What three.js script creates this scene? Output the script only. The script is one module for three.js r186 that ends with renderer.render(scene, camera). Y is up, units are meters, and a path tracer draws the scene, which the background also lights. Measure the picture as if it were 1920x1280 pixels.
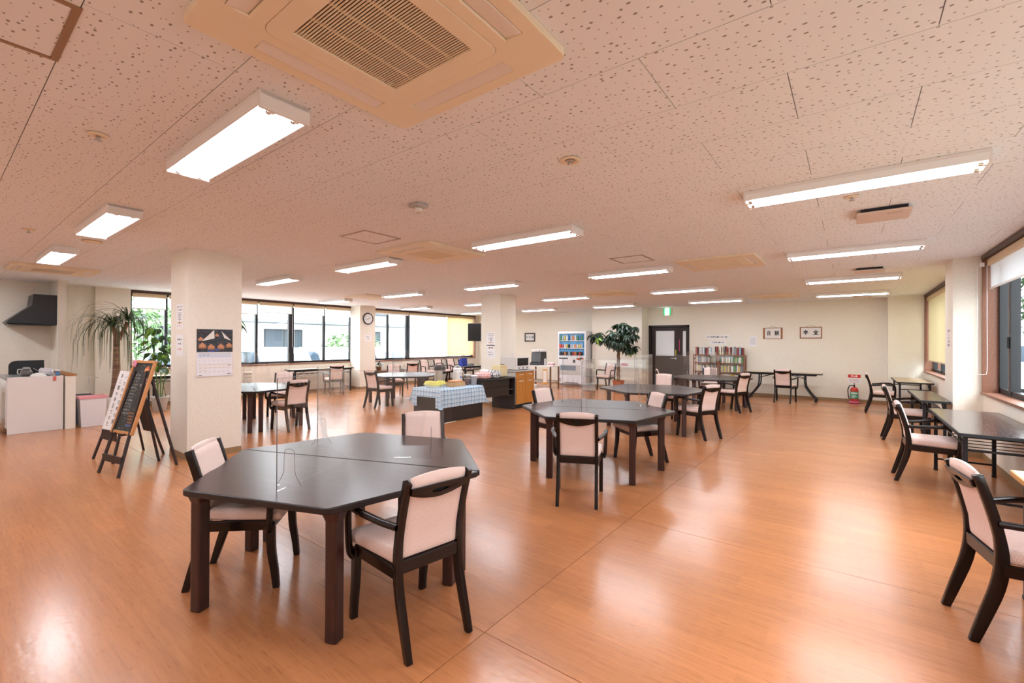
import * as THREE from 'three';
import { RoundedBoxGeometry } from 'three/addons/geometries/RoundedBoxGeometry.js';
import { mergeGeometries, mergeVertices, toCreasedNormals } from 'three/addons/utils/BufferGeometryUtils.js';
import { RectAreaLightUniformsLib } from 'three/addons/lights/RectAreaLightUniformsLib.js';

// ---------------------------------------------------------------- camera, sky, exposure
RectAreaLightUniformsLib.init();
const scene = new THREE.Scene();
const renderer = new THREE.WebGLRenderer({ antialias: true });
renderer.toneMapping = THREE.LinearToneMapping;
renderer.toneMappingExposure = 0.87;
renderer.shadowMap.enabled = true;
const camera = new THREE.PerspectiveCamera(74.85, 1.5, 0.05, 200);
camera.position.set(0, 1.43, 0);
camera.rotation.order = 'YXZ';
camera.rotation.set(THREE.MathUtils.degToRad(0.191), THREE.MathUtils.degToRad(37.26), THREE.MathUtils.degToRad(0.236));
scene.background = new THREE.Color(0.86, 0.94, 1.0);       // bright overcast sky
scene.backgroundIntensity = 17;
const LAMP_NITS = 25, TUBE_GLOW = 16;                        // fluorescent fittings

// ---------------------------------------------------------------- helpers
let seed = 7;
const rnd = () => { seed = (seed * 1664525 + 1013904223) >>> 0; return seed / 4294967296; };
const rr = (a, b) => a + (b - a) * rnd();
const R = THREE.MathUtils.degToRad;
const taken = {};
function numbered(n) { const k = taken[n] = (taken[n] ?? -1) + 1; return k ? n + '_' + String(k).padStart(3, '0') : n; }
function shade(o) { o.traverse((m) => { if (m.isMesh) { m.castShadow = m.receiveShadow = true; } }); return o; }
function thing(name, label, category, pos = [0, 0, 0], turn = 0, group) {
  const o = new THREE.Group(); o.name = numbered(name); o.position.set(...pos); o.rotation.y = turn;
  o.userData = { label, category }; if (group) o.userData.group = group;
  scene.add(o); return o;
}
function part(parent, name, geo, mat, label) {
  const m = new THREE.Mesh(geo, mat); m.name = name; if (label) m.userData.label = label;
  m.castShadow = m.receiveShadow = true; parent.add(m); return m;
}
function solo(name, geo, mat, label, category, pos = [0, 0, 0], turn = 0, group) {
  const m = new THREE.Mesh(geo, mat); m.name = numbered(name); m.position.set(...pos); m.rotation.y = turn;
  m.userData = { label, category }; if (group) m.userData.group = group;
  m.castShadow = m.receiveShadow = true; scene.add(m); return m;
}
function struct(name, label, category = 'structure', geo, mat) {
  const o = geo ? new THREE.Mesh(geo, mat) : new THREE.Group(); o.name = numbered(name);
  o.userData = { label, category, kind: 'structure' }; o.castShadow = o.receiveShadow = true; scene.add(o); return o;
}
function clone(root, pos, turn, label, group) {
  const c = root.clone(); c.name = numbered(root.name.replace(/_\d{3}$/, '')); c.position.set(...pos); c.rotation.set(0, turn, 0);
  c.userData = { ...root.userData }; if (label) c.userData.label = label; if (group) c.userData.group = group;
  scene.add(c); return c;
}
function uvm(g, s = 1) {                                       // uv in metres on the dominant plane
  g = g.index ? g.toNonIndexed() : g; const p = g.attributes.position, n = g.attributes.normal, uv = new Float32Array(p.count * 2);
  for (let i = 0; i < p.count; i++) {
    const ax = Math.abs(n.getX(i)), ay = Math.abs(n.getY(i)), az = Math.abs(n.getZ(i)); let u, v;
    if (ay >= ax && ay >= az) { u = p.getX(i); v = p.getZ(i); } else if (ax >= az) { u = p.getZ(i); v = p.getY(i); } else { u = p.getX(i); v = p.getY(i); }
    uv[2 * i] = u * s; uv[2 * i + 1] = v * s;
  }
  g.setAttribute('uv', new THREE.BufferAttribute(uv, 2)); return g;
}
const bx = (x0, x1, y0, y1, z0, z1) => uvm(new THREE.BoxGeometry(Math.abs(x1 - x0), Math.abs(y1 - y0), Math.abs(z1 - z0)).translate((x0 + x1) / 2, (y0 + y1) / 2, (z0 + z1) / 2));
const rb = (x0, x1, y0, y1, z0, z1, r = 0.006, s = 2) => {
  const w = Math.abs(x1 - x0), h = Math.abs(y1 - y0), d = Math.abs(z1 - z0);
  return uvm(new RoundedBoxGeometry(w, h, d, s, Math.min(r, w / 2.01, h / 2.01, d / 2.01)).translate((x0 + x1) / 2, (y0 + y1) / 2, (z0 + z1) / 2));
};
const plain = (g) => { g = g.index ? g.toNonIndexed() : g; for (const k of Object.keys(g.attributes)) if (!['position', 'normal', 'uv'].includes(k)) g.deleteAttribute(k); if (!g.attributes.uv) uvm(g); return g; };
const join = (...gs) => mergeGeometries(gs.flat().map(plain), false);
const cyl = (r0, r1, y0, y1, n = 20) => new THREE.CylinderGeometry(r1, r0, y1 - y0, n).translate(0, (y0 + y1) / 2, 0);
const lathe = (pts, n = 24) => new THREE.LatheGeometry(pts.map(([r, y]) => new THREE.Vector2(r, y)), n);
const V = (x, y, z) => new THREE.Vector3(x, y, z);
const tube = (pts, r, seg = 24, n = 8, closed = false) => new THREE.TubeGeometry(new THREE.CatmullRomCurve3(pts.map((p) => V(...p)), closed, 'catmullrom', 0.3), seg, r, n, closed);
function bar(a, b, r, n = 8) { const A = V(...a), B = V(...b), d = B.clone().sub(A), g = new THREE.CylinderGeometry(r, r, d.length(), n); g.applyQuaternion(new THREE.Quaternion().setFromUnitVectors(V(0, 1, 0), d.normalize())); return g.translate((A.x + B.x) / 2, (A.y + B.y) / 2, (A.z + B.z) / 2); }
function sbar(a, b, w, d) { const A = V(...a), B = V(...b), L = A.distanceTo(B), g = new RoundedBoxGeometry(w, L, d, 1, Math.min(w, d) * 0.15); const q = new THREE.Quaternion().setFromUnitVectors(V(0, 1, 0), B.clone().sub(A).normalize()); g.applyQuaternion(q); return g.translate((A.x + B.x) / 2, (A.y + B.y) / 2, (A.z + B.z) / 2); }
function extr(pts, d, bevel = 0, curve = 6) { const s = pts instanceof THREE.Shape ? pts : new THREE.Shape(pts.map(([x, y]) => new THREE.Vector2(x, y))); return new THREE.ExtrudeGeometry(s, { depth: d, bevelEnabled: bevel > 0, bevelSize: bevel, bevelThickness: bevel, bevelSegments: 2, curveSegments: curve }); }
function roundPoly(pts, r) {                                    // shape with rounded corners
  const s = new THREE.Shape(), n = pts.length;
  for (let i = 0; i < n; i++) {
    const p = new THREE.Vector2(...pts[i]), a = new THREE.Vector2(...pts[(i + n - 1) % n]), b = new THREE.Vector2(...pts[(i + 1) % n]);
    const q0 = p.clone().add(a.sub(p).setLength(r)), q1 = p.clone().add(b.sub(p).setLength(r));
    i ? s.lineTo(q0.x, q0.y) : s.moveTo(q0.x, q0.y); s.quadraticCurveTo(p.x, p.y, q1.x, q1.y);
  }
  s.closePath(); return s;
}
const smooth = (g, a = 0.7) => toCreasedNormals(g, a);

// ---------------------------------------------------------------- textures
function hash(x, y, s) { let h = Math.imul(x, 374761393) + Math.imul(y, 668265263) + Math.imul(s, 1442695041) | 0; h = Math.imul(h ^ (h >>> 13), 1274126177); return ((h ^ (h >>> 16)) >>> 0) / 4294967296; }
function vnoise(x, y, px, py, s) {                               // tiling value noise
  const xi = Math.floor(x), yi = Math.floor(y), fx = x - xi, fy = y - yi, u = fx * fx * (3 - 2 * fx), v = fy * fy * (3 - 2 * fy), m = (a, b) => ((a % b) + b) % b;
  const a = hash(m(xi, px), m(yi, py), s), b = hash(m(xi + 1, px), m(yi, py), s), c = hash(m(xi, px), m(yi + 1, py), s), d = hash(m(xi + 1, px), m(yi + 1, py), s);
  return (a + (b - a) * u) * (1 - v) + (c + (d - c) * u) * v;
}
function tex(w, h, f, srgb, ru = 1, rv = 1) {
  const d = new Uint8Array(w * h * 4);
  for (let y = 0; y < h; y++) for (let x = 0; x < w; x++) { const c = f(x / w, y / h, x, y), i = 4 * (y * w + x); if (typeof c === 'number') d[i] = d[i + 1] = d[i + 2] = c * 255; else { d[i] = c[0]; d[i + 1] = c[1]; d[i + 2] = c[2]; } d[i + 3] = 255; }
  const t = new THREE.DataTexture(d, w, h); t.wrapS = t.wrapT = THREE.RepeatWrapping; t.magFilter = THREE.LinearFilter; t.minFilter = THREE.LinearFilter; if (srgb) t.colorSpace = THREE.SRGBColorSpace; t.repeat.set(ru, rv); t.needsUpdate = true; return t;
}
const cl = (v, a = 0, b = 255) => Math.max(a, Math.min(b, v));
// floor: printed vinyl wood, grain along x; texture spans 1.8 m
const grain = (u, v) => 0.5 * vnoise(u * 6, v * 140, 6, 140, 1) + 0.3 * vnoise(u * 24, v * 420, 24, 420, 2) + 0.2 * vnoise(u * 3, v * 30, 3, 30, 3);
const pores = (u, v) => Math.max(0, vnoise(u * 30, v * 500, 30, 500, 9) - 0.72) * 3;
const floorMap = tex(1024, 1024, (u, v) => {
  const k = Math.floor(v * 12), tone = (hash(k, Math.floor((u + hash(k, 5, 5)) * 2) % 2, 11) - 0.5) * 0.05;
  const g = grain(u, v) - 0.5, p = pores(u, v), b = vnoise(u * 5, v * 5, 5, 5, 21) - 0.5, l = 1 + g * 0.12 + tone - p * 0.1 + b * 0.04;
  return [cl(190 * l), cl(124 * l * (1 - p * 0.04)), cl(79 * l * (1 - p * 0.06))];
}, true, 1 / 1.8, 1 / 1.8);
const floorBump = tex(1024, 1024, (u, v) => 0.5 + 0.25 * (grain(u, v) - 0.5) + 0.5 * (vnoise(u * 90, v * 90, 90, 90, 31) - 0.5), false, 1 / 1.8, 1 / 1.8);
// perforated gypsum tile, 0.91 x 0.455
const holes = []; { let s2 = 5; const r2 = () => { s2 = (s2 * 1103515245 + 12345) & 0x7fffffff; return s2 / 0x7fffffff; }; for (let i = 0; i < 21; i++) for (let j = 0; j < 10; j++) { holes.push([(i + 0.1 + 0.8 * r2()) / 21, (j + 0.1 + 0.8 * r2()) / 10, r2() < 0.3 ? 0.0046 : r2() < 0.5 ? 0.0031 : 0.0022]); } }
const hw = 1024, hh = 512, hm = new Float32Array(hw * hh);
for (const [u, v, r] of holes) { const cx = u * hw, cy = v * hh, pr = r / 0.91 * hw, e = 1.2 + hash(cx | 0, cy | 0, 3) * 0.6; for (let y = Math.floor(cy - pr - 2); y <= cy + pr + 2; y++) for (let x = Math.floor(cx - pr * e - 2); x <= cx + pr * e + 2; x++) if (x >= 0 && y >= 0 && x < hw && y < hh) { const d = Math.hypot((x - cx) / e, y - cy); hm[y * hw + x] = Math.max(hm[y * hw + x], cl(pr - d + 0.6, 0, 1)); } }
const tileMap = tex(hw, hh, (u, v, x, y) => { const k = hm[y * hw + x], n = (hash(x, y, 4) - 0.5) * 8; return [cl(240 + n - 84 * k), cl(241 + n - 92 * k), cl(243 + n - 98 * k)]; }, true);
const wallMap = tex(512, 512, (u, v) => { const n = (vnoise(u * 60, v * 60, 60, 60, 41) - 0.5) * 5 + (vnoise(u * 190, v * 190, 190, 190, 42) - 0.5) * 7; return [cl(240 + n), cl(232 + n), cl(218 + n)]; }, true, 1, 1);
const wallBump = tex(512, 512, (u, v) => 0.6 * vnoise(u * 90, v * 90, 90, 90, 43) + 0.4 * vnoise(u * 220, v * 220, 220, 220, 44), false, 1, 1);
const pinkMap = tex(256, 256, (u, v) => { const s = 0.5 + 0.5 * Math.sin((u * 24 + 0.35 * Math.sin(v * Math.PI * 2 * 12)) * Math.PI * 2), n = (hash(u * 256 | 0, v * 256 | 0, 6) - 0.5) * 12; return [cl(234 + 10 * s + n), cl(204 + 15 * s + n), cl(194 + 15 * s + n)]; }, true, 3, 3);
const pinkBump = tex(256, 256, (u, v) => 0.5 + 0.5 * Math.sin((u * 24 + 0.35 * Math.sin(v * Math.PI * 2 * 12)) * Math.PI * 2) * (0.6 + 0.4 * hash(u * 256 | 0, v * 256 | 0, 7)), false, 3, 3);
const darkMap = tex(512, 512, (u, v) => { const g = 0.6 * vnoise(u * 8, v * 160, 8, 160, 51) + 0.4 * vnoise(u * 40, v * 300, 40, 300, 52) - 0.5; return [cl(62 + g * 30), cl(47 + g * 25), cl(45 + g * 24)]; }, true, 1, 1);
const redMap = tex(256, 256, (u, v) => { const g = 0.6 * vnoise(u * 60, v * 4, 60, 4, 53) + 0.4 * vnoise(u * 128, v * 16, 128, 16, 54) - 0.5; return [cl(58 + g * 36), cl(29 + g * 20), cl(24 + g * 16)]; }, true, 4, 2);
const brownMap = tex(256, 256, (u, v) => { const g = vnoise(u * 90, v * 90, 90, 90, 55) - 0.5; return [cl(134 + g * 38), cl(88 + g * 30), cl(66 + g * 26)]; }, true, 3, 3);
const honeyMap = tex(256, 256, (u, v) => { const g = 0.6 * vnoise(u * 60, v * 5, 60, 5, 56) + 0.4 * vnoise(u * 128, v * 20, 128, 20, 57) - 0.5; return [cl(198 + g * 36), cl(132 + g * 36), cl(58 + g * 30)]; }, true, 2, 1);
const ginghamMap = tex(128, 128, (u, v) => { const line = (t) => (t < 0.09 ? 1 : t < 0.3 ? 0.35 : t > 0.46 && t < 0.52 ? 0.5 : 0), k = Math.min(1.25, line(u) + line(v)), n = (hash(u * 128 | 0, v * 128 | 0, 8) - 0.5) * 10; return [cl(218 - 96 * k + n), cl(233 - 66 * k + n), cl(244 - 44 * k + n)]; }, true, 13, 13);
const pinkCheckMap = tex(64, 64, (u, v) => { const k = ((u < 0.35 ? 1 : 0) + (v < 0.35 ? 1 : 0)) / 2; return [244 - 14 * k, 226 - 110 * k, 222 - 110 * k]; }, true, 22, 22);
const stripeMap = tex(64, 64, (u, v) => { const k = (u < 0.3 ? 1 : 0) * 0.7 + (v < 0.25 ? 0.4 : 0); return [235 - 190 * Math.min(1, k), 235 - 190 * Math.min(1, k), 236 - 186 * Math.min(1, k)]; }, true, 18, 18);
const trunkMap = tex(128, 256, (u, v) => { const g = 0.5 * vnoise(u * 8, v * 60, 8, 60, 61) + 0.5 * vnoise(u * 30, v * 20, 30, 20, 62) - 0.5; return [cl(136 + g * 80), cl(104 + g * 66), cl(82 + g * 54)]; }, true);
function canvasTex(w, h, draw) { const c = document.createElement('canvas'); c.width = w; c.height = h; const g = c.getContext('2d'); draw(g, w, h); const t = new THREE.CanvasTexture(c); t.colorSpace = THREE.SRGBColorSpace; return t; }

// ---------------------------------------------------------------- materials
const M = (color, roughness = 0.6, o = {}) => new THREE.MeshStandardMaterial({ color, roughness, ...o });
const P = (color, roughness, o = {}) => new THREE.MeshPhysicalMaterial({ color, roughness, ...o });
const mt = {
  floor: P(0xffffff, 0.23, { map: floorMap, bumpMap: floorBump, bumpScale: 0.0005, ior: 1.62 }),
  tile: M(0xffffff, 0.95, { map: tileMap }), gap: M(0x6f6058, 0.95), ceilPlain: M(0xede5df, 0.9),
  wall: M(0xffffff, 0.9, { map: wallMap, bumpMap: wallBump, bumpScale: 0.0012 }),
  base: M(0x9a7c58, 0.55), pink: M(0xffffff, 0.92, { map: pinkMap, bumpMap: pinkBump, bumpScale: 0.0006 }),
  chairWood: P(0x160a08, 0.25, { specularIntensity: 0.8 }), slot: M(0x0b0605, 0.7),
  top: M(0xffffff, 0.28, { map: darkMap }), edge: M(0x1d1414, 0.4), leg: M(0xffffff, 0.38, { map: redMap }),
  glass: P(0xffffff, 0.0, { transmission: 1, thickness: 0, ior: 1.5 }),
  acrylic: P(0xffffff, 0.01, { transmission: 1, thickness: 0, ior: 1.49 }), acrylicEdge: P(0x8f8a88, 0.2, { transmission: 0.35, thickness: 0 }),
  black: M(0x0f1013, 0.5), matteBlack: M(0x141416, 0.6), steel: M(0x26262a, 0.4, { metalness: 0.5 }), chrome: M(0xc9ccd0, 0.22, { metalness: 1 }),
  brown: M(0xffffff, 0.45, { map: brownMap }), darkTrim: M(0x4a3129, 0.5), cream: M(0xdcc4a0, 0.55), white: M(0xf2efec, 0.45), plastic: M(0xe9e6e3, 0.35),
  acCream: M(0xf0e0c4, 0.5), acDark: M(0x6a5544, 0.7), acFlap: M(0xece2d8, 0.4), grey: M(0xbab4ae, 0.5),
  blindWhite: P(0xeef2f6, 1, { transmission: 0.34, thickness: 0 }), blindCream: P(0xf2e4ae, 1, { transmission: 0.2, thickness: 0 }),
  tube: M(0xffffff, 0.4, { emissive: new THREE.Color(0.94, 1, 1.06), emissiveIntensity: TUBE_GLOW }), reflector: M(0xf7f7f6, 0.3), lampBody: M(0xefeae6, 0.45),
  honey: M(0xffffff, 0.4, { map: honeyMap }), paleWood: M(0xd9bd8a, 0.45), paper: M(0xf5f2ef, 0.85), deskBlack: M(0x2b2523, 0.42),
  gingham: M(0xffffff, 0.95, { map: ginghamMap, side: THREE.DoubleSide }), leaf: P(0x2f4a22, 0.45, { side: THREE.DoubleSide }), leafDark: P(0x1f3320, 0.42, { side: THREE.DoubleSide }), leafLight: P(0x86b23c, 0.45, { side: THREE.DoubleSide }), leafMid: P(0x4d7a2c, 0.45, { side: THREE.DoubleSide }), strand: P(0x4a5a36, 0.5, { side: THREE.DoubleSide }), soil: M(0x3a2a1f, 0.95),
  trunk: M(0xffffff, 0.85, { map: trunkMap }), terracotta: M(0xb9653d, 0.7), foldTop: M(0xb9a17e, 0.3), foldDark: M(0xffffff, 0.18, { map: darkMap }),
};

// ================================================================ SETTING
const CEIL = 2.55, XL = -12.4, XR = 1.32, ZB = -13.95, ZF = 3.0;
// floor of vinyl sheets 1.8 m wide, seams 3 mm
{
  const f = struct('floor', 'glossy orange wood print vinyl floor', 'floor');
  part(f, 'floor_slab', bx(XL - 0.3, XR + 0.3, -0.12, -0.0025, ZB - 0.25, ZF + 0.25), M(0x7a4a2c, 0.8));
  const xs = [XL - 0.1, -10.55, -1.44, XR + 0.02], g = 0.0018;
  for (let z = ZF + 0.1, k = 0; z > ZB; k++) {
    const zn = k === 0 ? 1.92 : z - 1.8, z1 = Math.max(zn, ZB - 0.1);
    for (let i = 0; i < 3; i++) { const s = part(f, 'vinyl_sheet', bx(xs[i] + g, xs[i + 1] - g, -0.0025, 0, z1 + g, z - g), mt.floor); const uv = s.geometry.attributes.uv, du = hash(k, i, 71) * 1.8, dv = hash(k, i, 72) * 1.8; for (let n = 0; n < uv.count; n++) uv.setXY(n, uv.getX(n) + du, uv.getY(n) + dv); }
    z = zn;
  }
}
// ceiling of perforated boards in running bond
{
  const c = struct('ceiling', 'perforated off-white gypsum board ceiling', 'ceiling');
  part(c, 'ceiling_slab', bx(XL - 0.3, XR + 0.35, CEIL + 0.009, CEIL + 0.15, ZB - 0.3, ZF + 0.3), mt.gap);
  const L = 0.91, D = 0.46, gp = 0.0018, cells = [];
  for (let i = -11; i < 28; i++) {
    const z1 = -1.69 - i * D, z0 = z1 - D; if (z0 > ZF || z1 < ZB) continue;
    for (let j = -16; j < 4; j++) { const x0 = -0.667 + j * L + (i & 1 ? 0.455 : 0), x1 = x0 + L; if (x1 < XL || x0 > XR + 0.25) continue; cells.push([Math.max(x0, XL - 0.05), Math.min(x1, XR + 0.25), Math.max(z0, ZB - 0.05), Math.min(z1, ZF), x0, z0]); }
  }
  const geo = (a) => { const [x0, x1, z0, z1, ox, oz] = a, g = new THREE.BoxGeometry(x1 - x0 - gp * 2, 0.009, z1 - z0 - gp * 2).translate((x0 + x1) / 2, CEIL + 0.0045, (z0 + z1) / 2).toNonIndexed(); const p = g.attributes.position, uv = g.attributes.uv; for (let n = 0; n < p.count; n++) uv.setXY(n, (p.getX(n) - ox) / L, (p.getZ(n) - oz) / D); return g; };
  const f = [-0.605, -0.796], dist = (a) => { const x = (a[0] + a[1]) / 2, z = (a[2] + a[3]) / 2, d = x * f[0] + z * f[1], s = x * -f[1] + z * f[0]; return d < 0.25 || Math.abs(s) > d * 1.25 + 0.6 ? 100 + Math.hypot(x, z) : Math.hypot(x, z); };
  cells.sort((a, b) => dist(a) - dist(b));
  cells.slice(0, 300).forEach((a) => part(c, 'ceiling_board', geo(a), mt.tile));
  const rest = part(c, 'far_ceiling_boards', join(cells.slice(300).map(geo)), mt.tile); rest.userData.kind = 'stuff';
}
// walls: left (with two window openings), right, back, front
const SILL = 0.84, HEAD = 2.5;
{
  const w = struct('wall_left', 'cream papered wall with long window openings', 'wall'), t = 0.28;
  const seg = (z0, z1, y0, y1, x = XL) => part(w, 'wall_panel', bx(XL - t, x, y0, y1, z0, z1), mt.wall);
  seg(-2.1, ZF + 0.2, -0.05, CEIL); seg(-2.66, -2.1, -0.05, CEIL, XL + 0.1);
  seg(-8.12, -2.66, -0.05, SILL - 0.03); seg(-8.12, -2.66, HEAD + 0.03, CEIL);
  seg(-8.72, -8.12, -0.05, CEIL);
  seg(-13.8, -8.72, -0.05, SILL - 0.03); seg(-13.8, -8.72, HEAD + 0.03, CEIL);
  seg(ZB - 0.2, -13.8, -0.05, CEIL);
  const r = struct('wall_right', 'cream papered wall under long windows', 'wall');
  const sr = (z0, z1, y0, y1) => part(r, 'wall_panel', bx(XR, XR + t, y0, y1, z0, z1), mt.wall);
  sr(-8.05, -0.95, -0.05, SILL - 0.03); sr(-8.05, -0.95, HEAD + 0.03, CEIL); sr(-0.95, ZF + 0.2, -0.05, CEIL);
  sr(-8.72, -8.05, -0.05, CEIL); sr(-13.6, -8.72, -0.05, SILL - 0.03); sr(-13.6, -8.72, HEAD + 0.03, CEIL); sr(ZB - 0.2, -13.6, -0.05, CEIL);
  const b = struct('wall_back', 'cream papered wall with dark door and calligraphy', 'wall');
  part(b, 'wall_panel', bx(XL - t, -5.12, -0.05, CEIL, ZB - 0.2, ZB), mt.wall); part(b, 'wall_panel', bx(-3.9, XR + t, -0.05, CEIL, ZB - 0.2, ZB), mt.wall); part(b, 'wall_panel', bx(-5.12, -3.9, 2.0, CEIL, ZB - 0.2, ZB), mt.wall);
  const f = struct('wall_front', 'cream papered wall closing the room', 'wall'); part(f, 'wall_panel', bx(XL - t, XR + t, -0.05, CEIL, ZF, ZF + 0.2), mt.wall);
}
// columns with their skirting
function column(label, x0, x1, z0, z1, sides) {
  const c = thing('column', label, 'column'); c.userData.kind = 'structure';
  part(c, 'shaft', bx(x0, x1, 0, CEIL, z0, z1), mt.wall);
  const e = 0.006, h = 0.075, g = [];
  if (sides.includes('x+')) g.push(bx(x1, x1 + e, 0, h, z0 - e, z1 + e)); if (sides.includes('x-')) g.push(bx(x0 - e, x0, 0, h, z0 - e, z1 + e));
  if (sides.includes('z+')) g.push(bx(x0, x1, 0, h, z1, z1 + e)); if (sides.includes('z-')) g.push(bx(x0, x1, 0, h, z0 - e, z0));
  part(c, 'baseboard', join(g), mt.base);
}
column('free-standing cream column with wall calendar and two notices', -6.95, -6.345, -2.5, -1.905, ['x+', 'x-', 'z+', 'z-']);
column('free-standing cream column behind the dark desk', -6.95, -6.36, -8.5, -7.93, ['x+', 'x-', 'z+', 'z-']);
column('cream wall column carrying the round clock', XL, -11.9, -8.55, -8.0, ['x+', 'z+', 'z-']);
column('daylit cream column between the roller blind windows', 1.05, XR, -8.68, -8.08, ['x-', 'z+', 'z-']);
column('cream corner column beside the far cream blind', 0.68, XR, ZB, -13.62, ['x-', 'z+']);
column('wide cream pilaster behind the leafy money tree', -6.86, -5.16, ZB, -13.42, ['x+', 'x-', 'z+']);
column('thin cream stub wall carrying the black cooker hood', XL, -11.6, -1.58, -1.47, ['x+', 'z-']);
// baseboards
{
  const h = 0.075, e = 0.006;
  const a = struct('baseboard_left', 'thin brown skirting along the left wall', 'baseboard', join(bx(XL, XL + e, 0, h, -8, -2.1), bx(XL, XL + e, 0, h, ZB, -8.55), bx(XL, XL + e, 0, h, -1.47, ZF)), mt.base);
  struct('baseboard_right', 'thin brown skirting along the right wall', 'baseboard', join(bx(XR - e, XR, 0, h, -8.08, ZF), bx(XR - e, XR, 0, h, -13.62, -8.68)), mt.base);
  struct('baseboard_back', 'thin brown skirting along the back wall', 'baseboard', join(bx(XL, -6.86, 0, h, ZB, ZB + e), bx(-3.88, 0.68, 0, h, ZB, ZB + e)), mt.base);
}
// windows
function windowUnit(n, side, z0, z1, divs, label) {
  // side -1: left wall, glass at x = XL - 0.16 ; side +1: right wall
  const s = side, xi = s < 0 ? XL : XR, w = struct('window_' + n, label, 'window'), X = (d) => xi + s * d;
  const trim = (d0, d1, y0, y1, a, b, m, name) => part(w, name, bx(X(d0), X(d1), y0, y1, a, b), m);
  trim(-0.025, 0.27, SILL - 0.03, SILL, z0 - 0.02, z1 + 0.02, mt.brown, 'window_sill');
  trim(-0.02, 0.27, HEAD, HEAD + 0.045, z0 - 0.03, z1 + 0.03, mt.darkTrim, 'head_trim');
  trim(-0.012, 0.27, SILL, HEAD, z0 - 0.03, z0, mt.brown, 'jamb'); trim(-0.012, 0.27, SILL, HEAD, z1, z1 + 0.03, mt.brown, 'jamb');
  const f0 = 0.13, f1 = 0.2;
  trim(f0, f1, SILL, SILL + 0.06, z0, z1, mt.black, 'frame_rail'); trim(f0, f1, HEAD - 0.05, HEAD, z0, z1, mt.black, 'frame_rail');
  trim(f0, f1, SILL, HEAD, z0, z0 + 0.05, mt.black, 'frame_stile'); trim(f0, f1, SILL, HEAD, z1 - 0.05, z1, mt.black, 'frame_stile');
  const zs = [z0 + 0.05, ...divs.map((d) => d[0]), z1 - 0.05];
  divs.forEach(([z, wd]) => part(w, 'mullion', rb(X(f0 - 0.012), X(f1), SILL + 0.02, HEAD - 0.02, z - wd / 2, z + wd / 2, 0.004), mt.black));
  divs.forEach(([z, wd]) => { if (wd < 0.1) part(w, 'catch', rb(X(f0 - 0.03), X(f0 - 0.012), SILL + 0.55, SILL + 0.68, z - 0.014, z + 0.014, 0.004), mt.matteBlack); });
  for (let i = 0; i < zs.length - 1; i++) {
    const a = zs[i], b = zs[i + 1], d = 0.165 + (i % 2) * 0.012, g = new THREE.PlaneGeometry(b - a, HEAD - SILL - 0.1).rotateY(Math.PI / 2).translate(X(d), (SILL + HEAD) / 2, (a + b) / 2);
    part(w, 'pane', g, mt.glass);
  }
  return w;
}
windowUnit(1, -1, -8.1, -2.68, [[-7.2, 0.06], [-6.22, 0.15], [-5.3, 0.06], [-4.45, 0.15], [-3.34, 0.06]], 'long black framed sliding window facing the parked cars');
windowUnit(2, -1, -13.75, -8.74, [[-12.2, 0.06], [-10.36, 0.16], [-9.5, 0.06], [-11.3, 0.06]], 'black framed window partly covered by white and yellow blinds');
windowUnit(3, 1, -8.03, -0.97, [[-7.5, 0.09], [-6.2, 0.15], [-5.2, 0.06], [-4.2, 0.15], [-2.6, 0.06]], 'black framed window beside the daylit column');
windowUnit(4, 1, -13.58, -8.74, [[-12.4, 0.06], [-11.1, 0.15], [-9.9, 0.06]], 'far black framed window behind the cream blind');
// roller blinds
function blind(side, z0, z1, yb, m, label, group) {
  const s = side, xi = s < 0 ? XL : XR, X = (d) => xi + s * d, b = thing('roller_blind', label, 'blind', [X(0.05), HEAD, (z0 + z1) / 2], 0, group), w = z1 - z0;
  part(b, 'cassette', rb(-0.03, 0.035, -0.09, -0.004, -w / 2, w / 2, 0.012), mt.cream);
  part(b, 'fabric', new THREE.PlaneGeometry(w - 0.03, HEAD - 0.085 - yb).rotateY(Math.PI / 2).translate(0, -0.085 - (HEAD - 0.085 - yb) / 2, 0), m);
  part(b, 'bottom_bar', rb(-0.007, 0.007, yb - HEAD - 0.012, yb - HEAD + 0.012, -w / 2 + 0.015, w / 2 - 0.015, 0.004), m === mt.blindCream ? mt.cream : mt.white);
  return b;
}
const gB = 'raised white blinds of the car park window';
for (const [a, b] of [[-8.08, -7.2], [-7.18, -6.24], [-6.22, -5.32], [-5.3, -4.46], [-4.44, -3.36], [-3.34, -2.7]]) blind(-1, a + 0.012, b - 0.012, a < -6.2 ? 2.22 : 2.16, mt.blindWhite, 'white roller blind pulled partway down over the car park window', gB);
blind(-1, -10.34, -8.76, 2.38, mt.blindWhite, 'white roller blind rolled right up beside the clock column');
blind(-1, -12.16, -10.38, 0.9, mt.blindWhite, 'white roller blind pulled fully down over the row of pink chairs');
blind(-1, -13.72, -12.2, 0.93, mt.blindCream, 'yellowish roller blind pulled fully down beside the black television');
blind(1, -7.98, -6.22, 2.13, mt.blindWhite, 'white roller blind half raised beside the daylit column');
blind(1, -6.18, -4.22, 2.13, mt.blindWhite, 'white roller blind half raised over the near tables');
blind(1, -4.18, -1.0, 2.13, mt.blindWhite, 'white roller blind half raised above the pale wood desk');
blind(1, -13.55, -8.76, 1.08, mt.blindCream, 'cream roller blind drawn almost to the sill in the far window');
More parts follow.
